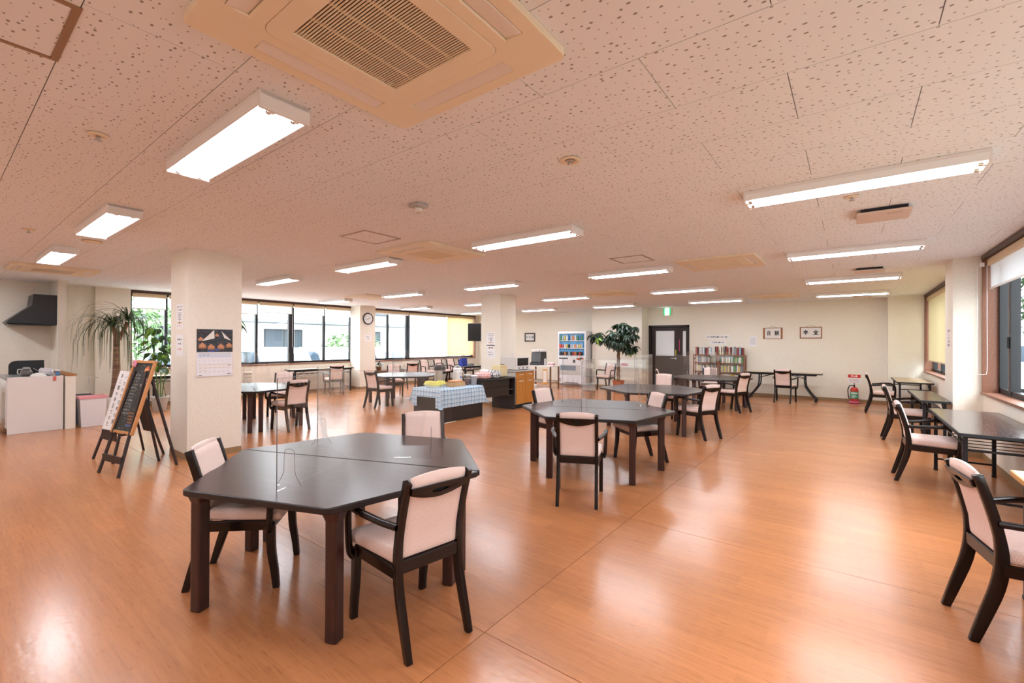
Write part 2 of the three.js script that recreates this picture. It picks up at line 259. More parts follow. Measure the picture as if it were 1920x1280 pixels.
function beadChain(label, x, z, y0, y1, w, turn = 0) {
  const t = thing('blind_chain', label, 'chain', [x, 0, z], turn); part(t, 'beads', tube([[0, y0, -w / 2], [0, (y0 + y1) / 2, -w / 2], [0, y1 + 0.04, -w / 2], [0, y1, 0], [0, y1 + 0.04, w / 2], [0, (y0 + y1) / 2, w / 2], [0, y0, w / 2]], 0.0035, 60, 6), mt.white);
  part(t, 'clutch', rb(-0.012, 0.012, y0 - 0.02, y0 + 0.03, -0.02, 0.02, 0.005), mt.white);
}
beadChain('white beaded cord loop hanging beside the daylit column', XR - 0.03, -7.93, 2.42, 1.06, 0.1, Math.PI / 2 + 0.4);
beadChain('white beaded cord loop on the car park window middle post', XL + 0.04, -6.2, 2.4, 1.28, 0.05);
beadChain('white beaded cord loop at the clock column window jamb', XL + 0.04, -8.05, 2.4, 1.28, 0.05);

// door
{
  const d = struct('door_1', 'dark brown door with frosted glass panes', 'door'), z = ZB;
  const F = M(0x231714, 0.45), L = M(0x2c1e1a, 0.5), frost = M(0xf0f4f6, 0.35);
  part(d, 'frame', join(bx(-5.13, -5.07, 0, 2.0, z - 0.18, z + 0.025), bx(-3.95, -3.89, 0, 2.0, z - 0.18, z + 0.025), bx(-5.13, -3.89, 1.94, 2.0, z - 0.18, z + 0.025)), F);
  const hole = (x0, x1, gx0, gx1, gy0, gy1) => join(bx(x0, gx0, 0.01, 1.935, z - 0.09, z - 0.045), bx(gx1, x1, 0.01, 1.935, z - 0.09, z - 0.045), bx(gx0, gx1, 0.01, gy0, z - 0.09, z - 0.045), bx(gx0, gx1, gy1, 1.935, z - 0.09, z - 0.045));
  part(d, 'leaf', hole(-5.065, -4.215, -4.93, -4.35, 1.05, 1.83), L); part(d, 'pane', bx(-4.93, -4.35, 1.05, 1.83, z - 0.075, z - 0.062), frost);
  part(d, 'leaf', hole(-4.21, -3.955, -4.1, -4.0, 1.05, 1.82), L); part(d, 'pane', bx(-4.1, -4.0, 1.05, 1.82, z - 0.075, z - 0.062), frost);
  part(d, 'door_handle', join(rb(-4.44, -4.3, 0.965, 0.985, z - 0.005, z + 0.015, 0.006), rb(-4.32, -4.28, 0.94, 1.01, z - 0.045, z - 0.03, 0.005), bar([-4.3, 0.975, z - 0.04], [-4.3, 0.975, z + 0.01], 0.009)), mt.chrome);
  part(d, 'yellow_tag', bx(-4.315, -4.29, 1.07, 1.24, z - 0.045, z - 0.04), M(0xc9c02a, 0.6)); part(d, 'pink_tag', bx(-4.21, -4.185, 1.2, 1.56, z - 0.045, z - 0.04), M(0xb8456a, 0.6));
  part(d, 'back_panel', bx(-5.15, -3.87, 0, 2.05, z - 0.2, z - 0.19), M(0xcfd3d2, 0.9));
}

// ================================================================ CEILING FITTINGS
function makeLamp() {
  const t = thing('ceiling_lamp', 'bare twin tube fluorescent ceiling lamp', 'lamp', [0, CEIL, 0], 0, 'twin tube ceiling lamps in rows');
  const L = 0.635, W = 0.115;
  part(t, 'body', rb(-L, L, -0.022, -0.0005, -W, W, 0.003), mt.lampBody);
  const prof = new THREE.Shape([[-W, -0.022], [-W, -0.066], [-W + 0.006, -0.068], [-0.088, -0.03], [-0.03, -0.03], [0, -0.06], [0.03, -0.03], [0.088, -0.03], [W - 0.006, -0.068], [W, -0.066], [W, -0.022]].map((p) => new THREE.Vector2(...p)));
  part(t, 'reflector', extr(prof, 2 * L - 0.02).translate(0, 0, -L + 0.01).rotateY(Math.PI / 2), mt.reflector);
  for (const e of [-1, 1]) part(t, 'end_cap', rb(e * L, e * (L - 0.016), -0.082, -0.0005, -W, W, 0.004), mt.lampBody);
  for (const z of [-0.056, 0.056]) {
    const tb = part(t, 'light_tube', new THREE.CylinderGeometry(0.0155, 0.0155, 1.17, 14).rotateZ(Math.PI / 2).translate(0, -0.066, z), mt.tube);
    for (const e of [-1, 1]) { part(tb, 'tube_cap', new THREE.CylinderGeometry(0.016, 0.016, 0.02, 14).rotateZ(Math.PI / 2).translate(e * 0.595, -0.066, z), mt.chrome); part(t, 'socket', rb(e * 0.605, e * 0.625, -0.084, -0.022, z - 0.014, z + 0.014, 0.003), mt.white); }
  }
  return t;
}
{
  const proto = makeLamp(); let first = true;
  const name = (l, x, z) => { l.userData.label = 'twin tube ceiling lamp, ' + ['first', 'second', 'third', 'fourth', 'fifth', 'sixth'][Math.round((z + 11.98) / 2.745)] + ' from the back wall, ' + (x > -1 ? 'nearest the daylit column' : x > -4 ? 'over the hexagonal dining tables' : x > -6.5 ? 'over the check cloth' : x > -9 ? 'over the glossy tables' : 'along the car park window'); };
  const rows = [-1.0, -3.76, -6.5, -9.25, -11.98], cols = [0, -2.71, -5.43, -8.03, -10.8];
  for (const z of rows) for (const x of cols) {
    if (z === -1.0 && x < -10) continue;
    const l = first ? proto : clone(proto, [0, 0, 0], 0); first = false; l.position.set(x, CEIL, z); name(l, x, z);
    const a = new THREE.RectAreaLight(new THREE.Color(0.92, 1.0, 1.1), LAMP_NITS, 1.16, 0.19); a.position.set(x, CEIL - 0.092, z); a.rotation.x = -Math.PI / 2; scene.add(a);
  }
  { const k = clone(proto, [-11.3, CEIL, 0.1], 0); k.userData.label = 'twin tube ceiling lamp over the kitchen cooker hood side'; const a = new THREE.RectAreaLight(new THREE.Color(0.92, 1.0, 1.1), LAMP_NITS, 1.16, 0.19); a.position.set(-11.3, CEIL - 0.092, 0.1); a.rotation.x = -Math.PI / 2; scene.add(a); }
  for (const x of [0, -2.71, -5.43, -8.03]) { name(clone(proto, [x, CEIL, 1.75], 0), x, 1.75); const a = new THREE.RectAreaLight(new THREE.Color(0.92, 1.0, 1.1), LAMP_NITS, 1.16, 0.19); a.position.set(x, CEIL - 0.092, 1.75); a.rotation.x = -Math.PI / 2; scene.add(a); }
}
// ceiling cassette air conditioners
function makeCassette() {
  const t = thing('air_conditioner', 'beige ceiling cassette air conditioner', 'air conditioner', [0, CEIL, 0]);
  const W = 0.475;
  const sq = (h, r) => roundPoly([[-h, -h], [h, -h], [h, h], [-h, h]], r);
  const ring = sq(W, 0.03); const hole = sq(0.30, 0.05); ring.holes.push(hole);
  for (const a of [0, 1, 2, 3]) { const c = Math.cos(a * Math.PI / 2), s = Math.sin(a * Math.PI / 2); const pts = [[-0.27, 0.345], [0.27, 0.345], [0.27, 0.425], [-0.27, 0.425]].map(([x, y]) => new THREE.Vector2(x * c - y * s, x * s + y * c)); ring.holes.push(new THREE.Path(pts)); }
  part(t, 'panel', extr(ring, 0.022, 0.004).rotateX(Math.PI / 2).translate(0, -0.004, 0), mt.acCream);
  part(t, 'recess', bx(-0.45, 0.45, -0.008, -0.001, -0.45, 0.45), mt.acDark);
  const gr = sq(0.293, 0.045); gr.holes.push(sq(0.225, 0.004));
  const g = part(t, 'grille_frame', extr(gr, 0.024, 0.003).rotateX(Math.PI / 2).translate(0, -0.006, 0), mt.acCream);
  const slats = []; for (let i = 0; i < 42; i++) { const z = -0.222 + i * 0.0108; slats.push(new THREE.BoxGeometry(0.45, 0.0035, 0.0062).rotateX(0.5).translate(0, -0.026, z)); }
  for (const x of [-0.112, 0, 0.112]) slats.push(new THREE.BoxGeometry(0.007, 0.008, 0.45).translate(x, -0.021, 0));
  const sl = part(g, 'grille_slats', join(slats), mt.acCream); sl.userData.kind = 'stuff';
  for (let a = 0; a < 4; a++) { const f = part(t, 'air_flap', new RoundedBoxGeometry(0.53, 0.008, 0.07, 2, 0.003).rotateX(0.16).translate(0, -0.022, 0.385).rotateY(a * Math.PI / 2), mt.acFlap); }
  return t;
}
{
  const p = makeCassette(), L = 'beige ceiling cassette air conditioner ';
  const at = [[-1.345, -1.0, 'with wide slatted grille beside the first lamp'], [-4.15, -3.8, 'beside the ceiling hatch over the dining tables'], [-1.42, -6.58, 'between two lamp rows beside a square hatch'], [-9.9, -1.2, 'above the kitchen counter'], [-4.3, -9.2, 'in front of the green exit sign'], [-1.42, -11.9, 'above the framed calligraphy'], [-9.35, -6.6, 'near the clock column']];
  at.forEach(([x, z, l], i) => { const o = i ? clone(p, [x, CEIL, z], 0) : p; o.position.set(x, CEIL, z); o.userData.label = L + l; });
}
// hatches, detectors, vents
function hatch(label, x0, x1, z0, z1) {
  const t = thing('ceiling_hatch', label, 'hatch', [(x0 + x1) / 2, CEIL, (z0 + z1) / 2]), a = (x1 - x0) / 2, b = (z1 - z0) / 2, w = 0.022;
  const fr = M(0x9b7a5c, 0.45, { metalness: 0.3 });
  part(t, 'frame', join(bx(-a, a, -0.004, 0, -b, -b + w), bx(-a, a, -0.004, 0, b - w, b), bx(-a, -a + w, -0.004, 0, -b + w, b - w), bx(a - w, a, -0.004, 0, -b + w, b - w)), fr);
  const lid = part(t, 'lid', bx(-a + w + 0.004, a - w - 0.004, -0.003, 0, -b + w + 0.004, b - w - 0.004), mt.tile); const uv = lid.geometry.attributes.uv; for (let i = 0; i < uv.count; i++) uv.setXY(i, uv.getX(i) / 0.91 + 0.5, uv.getY(i) / 0.46 + 0.5);
}
hatch('brown framed square ceiling hatch cut into the boards near the first lamp', -2.53, -2.06, -0.315, 0.15);
hatch('square ceiling hatch in front of a cassette air conditioner', -4.31, -3.86, -3.1, -2.64);
hatch('square ceiling hatch between the lamps and a cassette air conditioner', -2.55, -2.1, -5.92, -5.46);
{
  const d1 = thing('smoke_detector', 'white dome smoke detector on a mounting plate', 'detector', [-2.79, CEIL, -2.41]);
  part(d1, 'plate', rb(-0.06, 0.06, -0.03, 0, -0.06, 0.06, 0.012), mt.grey); part(d1, 'sensor', lathe([[0, -0.062], [0.022, -0.06], [0.032, -0.045], [0.034, -0.03], [0, -0.03]]), mt.white); part(d1, 'probe', cyl(0.006, 0.006, -0.075, -0.06, 10), mt.chrome);
  const sprinkler = (x, z, l) => { const d = thing('sprinkler_head', l, 'sprinkler', [x, CEIL, z]); part(d, 'escutcheon', lathe([[0.012, -0.01], [0.03, -0.012], [0.045, -0.006], [0.048, -0.001], [0.012, -0.001]]), mt.acCream); part(d, 'nozzle', join(cyl(0.009, 0.009, -0.03, -0.005, 10), cyl(0.018, 0.018, -0.033, -0.029, 12)), mt.chrome); return d; };
  const d2 = thing('emergency_light', 'small round beige ceiling fitting with two bright pins', 'fitting', [-1.37, CEIL, -2.38]);
  part(d2, 'ring', lathe([[0.03, -0.004], [0.05, -0.012], [0.062, -0.008], [0.066, -0.001], [0.03, -0.001]]), mt.acCream); part(d2, 'lens', lathe([[0, -0.016], [0.02, -0.013], [0.03, -0.004], [0, -0.004]]), mt.chrome); part(d2, 'pin', cyl(0.007, 0.007, -0.026, -0.012, 10).translate(0.012, 0, 0), mt.chrome); part(d2, 'pin', cyl(0.007, 0.007, -0.026, -0.012, 10).translate(-0.012, 0, 0), mt.chrome);
  sprinkler(-3.25, -0.56, 'small brass rimmed sprinkler beside the square brown hatch'); sprinkler(0, -4.24, 'small sprinkler between the long lamp and the suspended vent');
  sprinkler(-6.57, -0.62, 'small sprinkler near the kitchen lamps');
  const sp = thing('ceiling_speaker', 'flat round beige ceiling speaker behind the kitchen lamp', 'speaker', [-6.75, CEIL, -1.12]); part(sp, 'grille', lathe([[0, -0.012], [0.07, -0.012], [0.085, -0.006], [0.09, -0.001], [0, -0.001]]), mt.acCream); part(sp, 'ring', new THREE.TorusGeometry(0.082, 0.006, 8, 28).rotateX(Math.PI / 2).translate(0, -0.007, 0), mt.cream);
  const vent = (z, l) => { const v = thing('ceiling_vent', l, 'vent', [0.21, CEIL, z]); part(v, 'throat', bx(-0.15, 0.15, -0.03, -0.0005, -0.15, 0.15), mt.matteBlack); const p = part(v, 'panel', rb(-0.175, 0.175, -0.05, -0.03, -0.175, 0.175, 0.006), M(0xdcc4b4, 0.5)); part(v, 'label_plate', bx(0.02, 0.12, -0.052, -0.05, 0.08, 0.16), M(0xd0b6a4, 0.5)); return v; };
  vent(-4.86, 'square suspended panel vent beside the long lamp'); vent(-8.45, 'square suspended panel vent beside the daylit column'); vent(-12.95, 'square suspended panel vent near the corner column');
}

// ================================================================ CHAIRS
const rearProfile = [[-0.262, 0], [-0.222, 0.13], [-0.178, 0.28], [-0.163, 0.40], [-0.172, 0.52], [-0.205, 0.66], [-0.248, 0.80]];
const zBack = (y) => { for (let i = 0; i < rearProfile.length - 1; i++) { const [z0, y0] = rearProfile[i], [z1, y1] = rearProfile[i + 1]; if (y <= y1 || i === rearProfile.length - 2) return z0 + (z1 - z0) * (y - y0) / (y1 - y0); } };
function barShape(pts, half) {                                 // side outline of a bent bar
  const c = new THREE.SplineCurve(pts.map((p) => new THREE.Vector2(...p))), n = 18, a = [], b = [];
  for (let i = 0; i <= n; i++) { const t = i / n, p = c.getPoint(t), d = c.getTangent(t), h = half(t); a.push([p.x + d.y * h, p.y - d.x * h]); b.unshift([p.x - d.y * h, p.y + d.x * h]); }
  return [...a, ...b];
}
const sideways = (g, x0) => g.rotateY(-Math.PI / 2).translate(x0, 0, 0);      // shape (z, y) extruded along x
const chairGeo = (() => {
  const G = {}, up = 0.030;
  G.rear = (s) => smooth(sideways(extr(barShape(rearProfile, (t) => 0.014 + 0.009 * Math.sin(Math.min(1, t * 1.5) * Math.PI * 0.9)), up - 0.006, 0.003), s * 0.168 + up / 2 - 0.003), 0.5);
  G.front = (s) => smooth(sideways(extr(barShape([[0.232, 0], [0.222, 0.1], [0.205, 0.22], [0.2, 0.37]], (t) => 0.013 + 0.009 * t), 0.03, 0.003), s * 0.205 + 0.015), 0.5);
  G.arm = (s) => { const c = new THREE.CatmullRomCurve3([[0.178, 0.582, -0.175], [0.21, 0.588, -0.08], [0.243, 0.602, 0.03], [0.252, 0.604, 0.14], [0.25, 0.585, 0.195], [0.247, 0.52, 0.208], [0.245, 0.43, 0.205], [0.24, 0.36, 0.198], [0.222, 0.335, 0.192]].map(([x, y, z]) => V(s * x, y, z)), false, 'catmullrom', 0.4); return new THREE.TubeGeometry(c, 40, 0.0175, 10); };
  G.apron = join(
    ...[-1, 1].map((s) => sbar([s * 0.172, 0.365, -0.16], [s * 0.203, 0.365, 0.2], 0.024, 0.058).translate(0, 0, 0)),
    rb(-0.2, 0.2, 0.335, 0.395, 0.19, 0.212, 0.005));
  G.lower = rb(-0.155, 0.155, 0.362, 0.425, -0.185, -0.16, 0.006);
  // seat cushion
  { const g = new RoundedBoxGeometry(0.44, 0.07, 0.42, 5, 0.032), p = g.attributes.position; for (let i = 0; i < p.count; i++) { const x = p.getX(i), y = p.getY(i), z = p.getZ(i), t = z / 0.42 + 0.5; p.setXYZ(i, x * (0.80 + 0.24 * t), y + (y > 0 ? 0.012 * (1 - (x / 0.22) ** 2) : 0) - (t > 0.85 ? (t - 0.85) * 0.06 : 0), z + 0.055); } g.translate(0, 0.428, 0); g.computeVertexNormals(); G.seat = uvm(g); }
  // back pad follows the uprights; pink roll over the top
  { const W = 0.302, g = new THREE.BoxGeometry(W, 1, 1, 12, 22, 4), p = g.attributes.position; for (let i = 0; i < p.count; i++) { const u = p.getX(i) / W * 2, v = p.getY(i) + 0.5, k = p.getZ(i) + 0.5; const y = 0.43 + v * (0.385 + 0.012 * (1 - u * u)), rx = 1 - 0.55 * Math.max(0, Math.abs(u) - 0.8) / 0.2, ry = 1 - 0.75 * Math.max(0, v - 0.93) / 0.07 - 0.4 * Math.max(0, 0.04 - v) / 0.04; const th = k < 0.5 ? -0.012 * (v > 0.86 ? 1.7 : 1) : 0.022 + 0.016 * (1 - u * u); const z = zBack(Math.min(y, 0.8)) + 0.002 + th * Math.abs(k - 0.5) * 2 * rx * Math.max(0.15, ry); p.setXYZ(i, p.getX(i), y, z); } g.computeVertexNormals(); G.pad = uvm(toCreasedNormals(g, 1.0)); }
  // crescent handle rail on the back
  { const s = new THREE.Shape(); s.moveTo(-0.152, 0.77); s.lineTo(0.152, 0.77); s.lineTo(0.152, 0.742); s.quadraticCurveTo(0.08, 0.712, 0, 0.708); s.quadraticCurveTo(-0.08, 0.712, -0.152, 0.742); s.closePath(); const h = new THREE.Path(); h.absellipse(0, 0.742, 0.05, 0.012, 0, Math.PI * 2); s.holes.push(h); const g = extr(s, 0.012, 0.003, 14), p = g.attributes.position; for (let i = 0; i < p.count; i++) p.setZ(i, p.getZ(i) + zBack(p.getY(i)) - 0.03); g.computeVertexNormals(); G.handle = smooth(g, 0.5); }
  G.slot = rb(-0.055, 0.055, 0.726, 0.758, zBack(0.742) - 0.016, zBack(0.742) - 0.012, 0.001);  // near-black plate stands in for the shade inside the handle hole
  for (const k of [-1, 1]) { G['rear' + k] = G.rear(k); G['front' + k] = G.front(k); G['arm' + k] = G.arm(k); }
  return G;
})();
function makeChair(label, group) {
  const t = thing('armchair', label, 'chair', [0, 0, 0], 0, group);
  for (const k of [-1, 1]) { part(t, 'leg', chairGeo['rear' + k], mt.chairWood); part(t, 'leg', chairGeo['front' + k], mt.chairWood); part(t, 'armrest', chairGeo['arm' + k], mt.chairWood); }
  part(t, 'seat_frame', chairGeo.apron, mt.chairWood); part(t, 'back_rail', chairGeo.lower, mt.chairWood);
  part(t, 'seat', chairGeo.seat, mt.pink); part(t, 'backrest', chairGeo.pad, mt.pink);
  const h = part(t, 'handle_rail', chairGeo.handle, mt.chairWood); part(h, 'slot_shade_plate', chairGeo.slot, mt.slot);
  return t;
}
const chair0 = makeChair('', 'chairs'); let chairUsed = false;
function chair(rx, rz, fx, fz, label, group) {                 // rear foot centre and facing
  const l = Math.hypot(fx, fz), x = rx + 0.25 * fx / l, z = rz + 0.25 * fz / l, a = Math.atan2(fx, fz);
  const o = chairUsed ? clone(chair0, [x, 0, z], a) : chair0; chairUsed = true; o.position.set(x, 0, z); o.rotation.set(0, a, 0);
  o.userData.label = 'pink armchair ' + label; if (group) o.userData.group = group; else delete o.userData.group;
}
chair(-1.55, -1.475, -0.98, -0.17, 'with its handle back turned, at the hexagonal table beside the calendar column');
chair(-3.15, -1.03, 0.67, -0.74, 'tucked under the hexagonal table, back against the calendar column side');
chair(-3.02, -2.67, 0.8, 0.6, 'facing the room across the hexagonal table that stands by the calendar column');
chair(-1.905, -3.445, -0.43, -0.9, 'with its back turned, at the second hexagonal table along the row');
chair(-3.32, -5.03, 0.985, 0.17, 'sideways at the second hexagonal table, on the honey cabinet side');
chair(-1.9, -5.5, -0.62, 0.79, 'half under the second hexagonal table, facing its clear screen');
chair(-1.64, -7.1, -0.9, -0.44, 'with slanting back turned, at the third hexagonal table along the row');
chair(-3.0, -9.0, 0.2, 0.98, 'facing the room at the third hexagonal table, in front of the dark door');
chair(-1.75, -10.3, -0.9, -0.44, 'with slanting back turned, at the table in front of the bookshelf');
chair(-3.72, -10.6, 0.94, -0.33, 'seen edge-on beside the dark door, at the table before the bookshelf');
chair(-2.85, -12.1, 0.2, 0.98, 'facing the room between a table and the bookshelf');
chair(-1.33, -12.55, 0.08, -1, 'at the folding table under the framed calligraphy');
chair(-6.0, -13.05, -0.12, 1, 'standing alone between vending machine and money tree');
chair(-7.085, -3.65, -1, 0, 'with its back turned, at the glossy table between calendar column and windows');
chair(-9.15, -4.42, 0.8, 0.6, 'facing the room behind the glossy table near the car park window');
chair(-11.0, -6.7, -0.95, -0.3, 'at the narrow folding table under the car park window');
chair(-8.36, -5.87, -0.12, -0.99, 'with its back turned, at the glossy table beside the check cloth');
chair(-9.95, -7.75, 0.8, 0.57, 'facing the room behind the glossy table near the clock column');
chair(-10.75, -9.1, -0.9, -0.4, 'with its back turned, between the glossy table and the blind windows');
for (const z of [-10.72, -11.38, -12.02, -12.66]) chair(-12.1, z, 0.98, 0.1, 'in the row along the wall under the lowered blinds', 'pink chairs in the row under the blinds');
chair(0.455, -3.245, 0.985, -0.17, 'pulled up to the pale wood desk by the window wall');
chair(0.385, -6.36, 1, -0.02, 'pulled up to the dark folding table by the daylit column');
chair(0.39, -8.86, 1, -0.02, 'pulled up to the folding table just past the daylit column');
chair(0.25, -12.1, 1, 0, 'pulled up to the folding table in the far corner');

// ================================================================ HEXAGONAL TABLES (two trapezoid tables each) AND SCREENS
const TH = 0.66, TR = 0.9;
const halfTop = (() => { const s = roundPoly([[-TR, 0.004], [TR, 0.004], [TR / 2, TR * 0.866], [-TR / 2, TR * 0.866]], 0.03); const g = extr(s, 0.022, 0.005, 5).rotateX(Math.PI / 2).translate(0, TH - 0.005, 0); return g; })();
const halfSurf = (() => { const s = roundPoly([[-TR + 0.004, 0.008], [TR - 0.004, 0.008], [TR / 2, TR * 0.866 - 0.001], [-TR / 2, TR * 0.866 - 0.001]], 0.028); return uvm(extr(s, 0.002, 0, 5).rotateX(Math.PI / 2).translate(0, TH + 0.0012, 0)); })();
const legGeo = (() => { const o = roundPoly([[-0.033, -0.033], [0.033, -0.033], [0.033, 0.033], [-0.033, 0.033]], 0.014); const g = uvm(extr(o, TH - 0.036, 0, 4).rotateX(-Math.PI / 2).translate(0, 0.003, 0)); return g; })();
const legHead = (() => { const g = extr(roundPoly([[-0.05, -0.05], [0.05, -0.05], [0.05, 0.05], [-0.05, 0.05]], 0.02), 0.05, 0, 4), p = g.attributes.position; for (let i = 0; i < p.count; i++) { const k = p.getZ(i) / 0.05, s = 0.66 + 0.34 * k * k; p.setX(i, p.getX(i) * s); p.setY(i, p.getY(i) * s); } g.rotateX(-Math.PI / 2).translate(0, TH - 0.083, 0); g.computeVertexNormals(); return uvm(g); })();
const legFoot = cyl(0.026, 0.026, 0, 0.006, 14);
function makeHalf() {
  const t = thing('trapezoid_table', '', 'table');
  const top = part(t, 'tabletop', halfTop, mt.edge); part(top, 'laminate', halfSurf, mt.top);
  for (const [x, z] of [[-0.74, 0.075], [0.74, 0.075], [0.425, 0.70], [-0.425, 0.70]]) { const l = part(t, 'leg', legGeo, mt.leg); l.position.set(x, 0, z); part(l, 'leg_head', legHead, mt.leg); part(l, 'foot_pad', legFoot, mt.matteBlack); }
  return t;
}
const half0 = makeHalf(); let halfUsed = false;
const plateMat = mt.acrylic;
function screenPlate(len, h) { return new THREE.BoxGeometry(len, h, 0.004).translate(len / 2, h / 2, 0); }
function hexTable(x, z, deg, where, screenDirs) {
  for (const k of [0, 1]) {
    const a = R(deg) + k * Math.PI; const o = halfUsed ? clone(half0, [x, 0, z], a) : half0; halfUsed = true; o.position.set(x, 0, z); o.rotation.set(0, a, 0);
    o.userData.label = 'dark trapezoid table, ' + (Math.cos(a) > 0 ? 'half turned from' : 'half nearer') + ' the calligraphy wall, ' + where;
  }
  if (!screenDirs) return;
  const p = thing('acrylic_screen', 'clear acrylic divider standing on the hexagonal table ' + where, 'screen', [x, TH + 0.0025, z]);
  for (const [dx, dz, len] of screenDirs) {
    const a = Math.atan2(-dz, dx), pl = part(p, 'plate', screenPlate(len - 0.03, 0.58).translate(0.03, 0, 0), plateMat); pl.rotation.y = a;
    const e = part(pl, 'plate_edge', join(new THREE.BoxGeometry(0.0016, 0.58, 0.0046).translate(len, 0.29, 0), new THREE.BoxGeometry(len - 0.03, 0.0016, 0.0046).translate(len / 2 + 0.015, 0.58, 0)), mt.acrylicEdge);
    const ft = new THREE.Shape(); ft.moveTo(-0.075, 0); ft.lineTo(0.075, 0); ft.quadraticCurveTo(0.03, 0.06, 0.028, 0.19); ft.lineTo(-0.028, 0.19); ft.quadraticCurveTo(-0.03, 0.06, -0.075, 0);
    const f = part(p, 'foot', extr(ft, 0.004).rotateY(Math.PI / 2).translate(len * 0.86, 0, 0), plateMat); f.rotation.y = a;
    part(f, 'foot_edge', tube([[len * 0.86 + 0.002, 0.003, -0.074], [len * 0.86 + 0.002, 0.07, -0.036], [len * 0.86 + 0.002, 0.188, -0.028], [len * 0.86 + 0.002, 0.188, 0.028], [len * 0.86 + 0.002, 0.07, 0.036], [len * 0.86 + 0.002, 0.003, 0.074]], 0.0011, 30, 5), mt.acrylicEdge);
  }
}
const Y = (rot) => [[66, 0.66], [-46, 0.6], [190, 0.62]].map(([d, l]) => { const a = R(d + rot); return [Math.cos(a), Math.sin(a), l]; });
hexTable(-2.62, -1.7, 20.7, 'beside the calendar column', Y(0));
hexTable(-2.42, -4.83, 22, 'second from the calendar column', Y(10));
hexTable(-2.7, -7.55, 22, 'in front of the dark door', Y(28));
hexTable(-2.6, -10.95, 22, 'before the bookshelf', Y(0));
hexTable(-8.19, -3.4, -19, 'between calendar column and windows', Y(0));
hexTable(-8.6, -7.05, -10, 'near the clock column', Y(0));

// ================================================================ FOLDING TABLES
function foldStraight(label, x0, x1, z0, z1, h, topMat, rack, edgeMat = mt.matteBlack) {
  const t = thing('folding_table', label, 'table', [(x0 + x1) / 2, 0, (z0 + z1) / 2]), a = (x1 - x0) / 2, b = (z1 - z0) / 2;
  const top = part(t, 'tabletop', uvm(extr(roundPoly([[-a, -b], [a, -b], [a, b], [-a, b]], 0.02), 0.022, 0.003, 4).rotateX(Math.PI / 2).translate(0, h - 0.003, 0)), edgeMat);
  part(top, 'laminate', uvm(extr(roundPoly([[-a + 0.006, -b + 0.006], [a - 0.006, -b + 0.006], [a - 0.006, b - 0.006], [-a + 0.006, b - 0.006]], 0.016), 0.002, 0, 4).rotateX(Math.PI / 2).translate(0, h + 0.0012, 0)), topMat);
  for (const ex of [-1, 1]) part(t, 'side_rail', rb(ex * (a - 0.05) - 0.012, ex * (a - 0.05) + 0.012, h - 0.065, h - 0.028, -b + 0.06, b - 0.06, 0.003), mt.steel);
  for (const e of [-1, 1]) {
    const z = e * (b - 0.1);
    for (const ex of [-1, 1]) { const l = part(t, 'leg', rb(ex * (a - 0.05) - 0.016, ex * (a - 0.05) + 0.016, 0.012, h - 0.03, z - 0.016, z + 0.016, 0.004), mt.steel); part(l, 'foot_cap', rb(ex * (a - 0.05) - 0.019, ex * (a - 0.05) + 0.019, 0, 0.02, z - 0.019, z + 0.019, 0.004), mt.matteBlack); }
    for (const y of [0.12, h - 0.16]) part(t, 'cross_bar', rb(-a + 0.05, a - 0.05, y, y + 0.02, z - 0.008, z + 0.008, 0.003), mt.steel);
    part(t, 'brace', join(bar([-a + 0.05, h - 0.2, z], [-a + 0.05, h - 0.05, z - e * 0.28], 0.006), bar([a - 0.05, h - 0.2, z], [a - 0.05, h - 0.05, z - e * 0.28], 0.006)), mt.steel);
  }
  if (rack) {
    const g = part(t, 'rack', join(bar([-a + 0.06, h - 0.13, -b + 0.14], [-a + 0.06, h - 0.13, b - 0.14], 0.006), bar([a - 0.06, h - 0.13, -b + 0.14], [a - 0.06, h - 0.13, b - 0.14], 0.006)), mt.steel);
    for (let i = 0; i <= 9; i++) { const z = (-b + 0.14) + (2 * b - 0.28) * i / 9; part(g, 'rack_rod', bar([-a + 0.06, h - 0.128, z], [a - 0.06, h - 0.128, z], 0.004, 6), mt.steel); }
  }
  return t;
}
foldStraight('dark glossy folding table with wire rack, in front of the daylit column', 0.72, 1.28, -7.1, -5.25, 0.69, mt.foldDark, true);
foldStraight('narrow dark folding table tucked behind the daylit column', 0.73, 1.03, -9.7, -8.02, 0.69, mt.foldDark, true);
foldStraight('tan topped folding table in the far corner by the cream blind', 0.72, 1.26, -13.3, -11.65, 0.69, mt.foldTop, false);
foldStraight('pale wood topped desk beside the chair by the window wall', 0.74, 1.27, -3.85, -2.1, 0.7, mt.paleWood, false, M(0xc08a52, 0.5));
foldStraight('narrow folding table with wire rack under the car park window', -12.25, -11.8, -7.75, -5.9, 0.69, mt.foldTop, true);
foldStraight('narrow folding table below the window, past the chalkboard easel', -12.25, -11.8, -4.6, -2.85, 0.69, mt.foldTop, true);
foldStraight('grey topped folding table holding the blue bag', -10.55, -9.95, -12.2, -10.55, 0.66, M(0x8f8a80, 0.35), true);
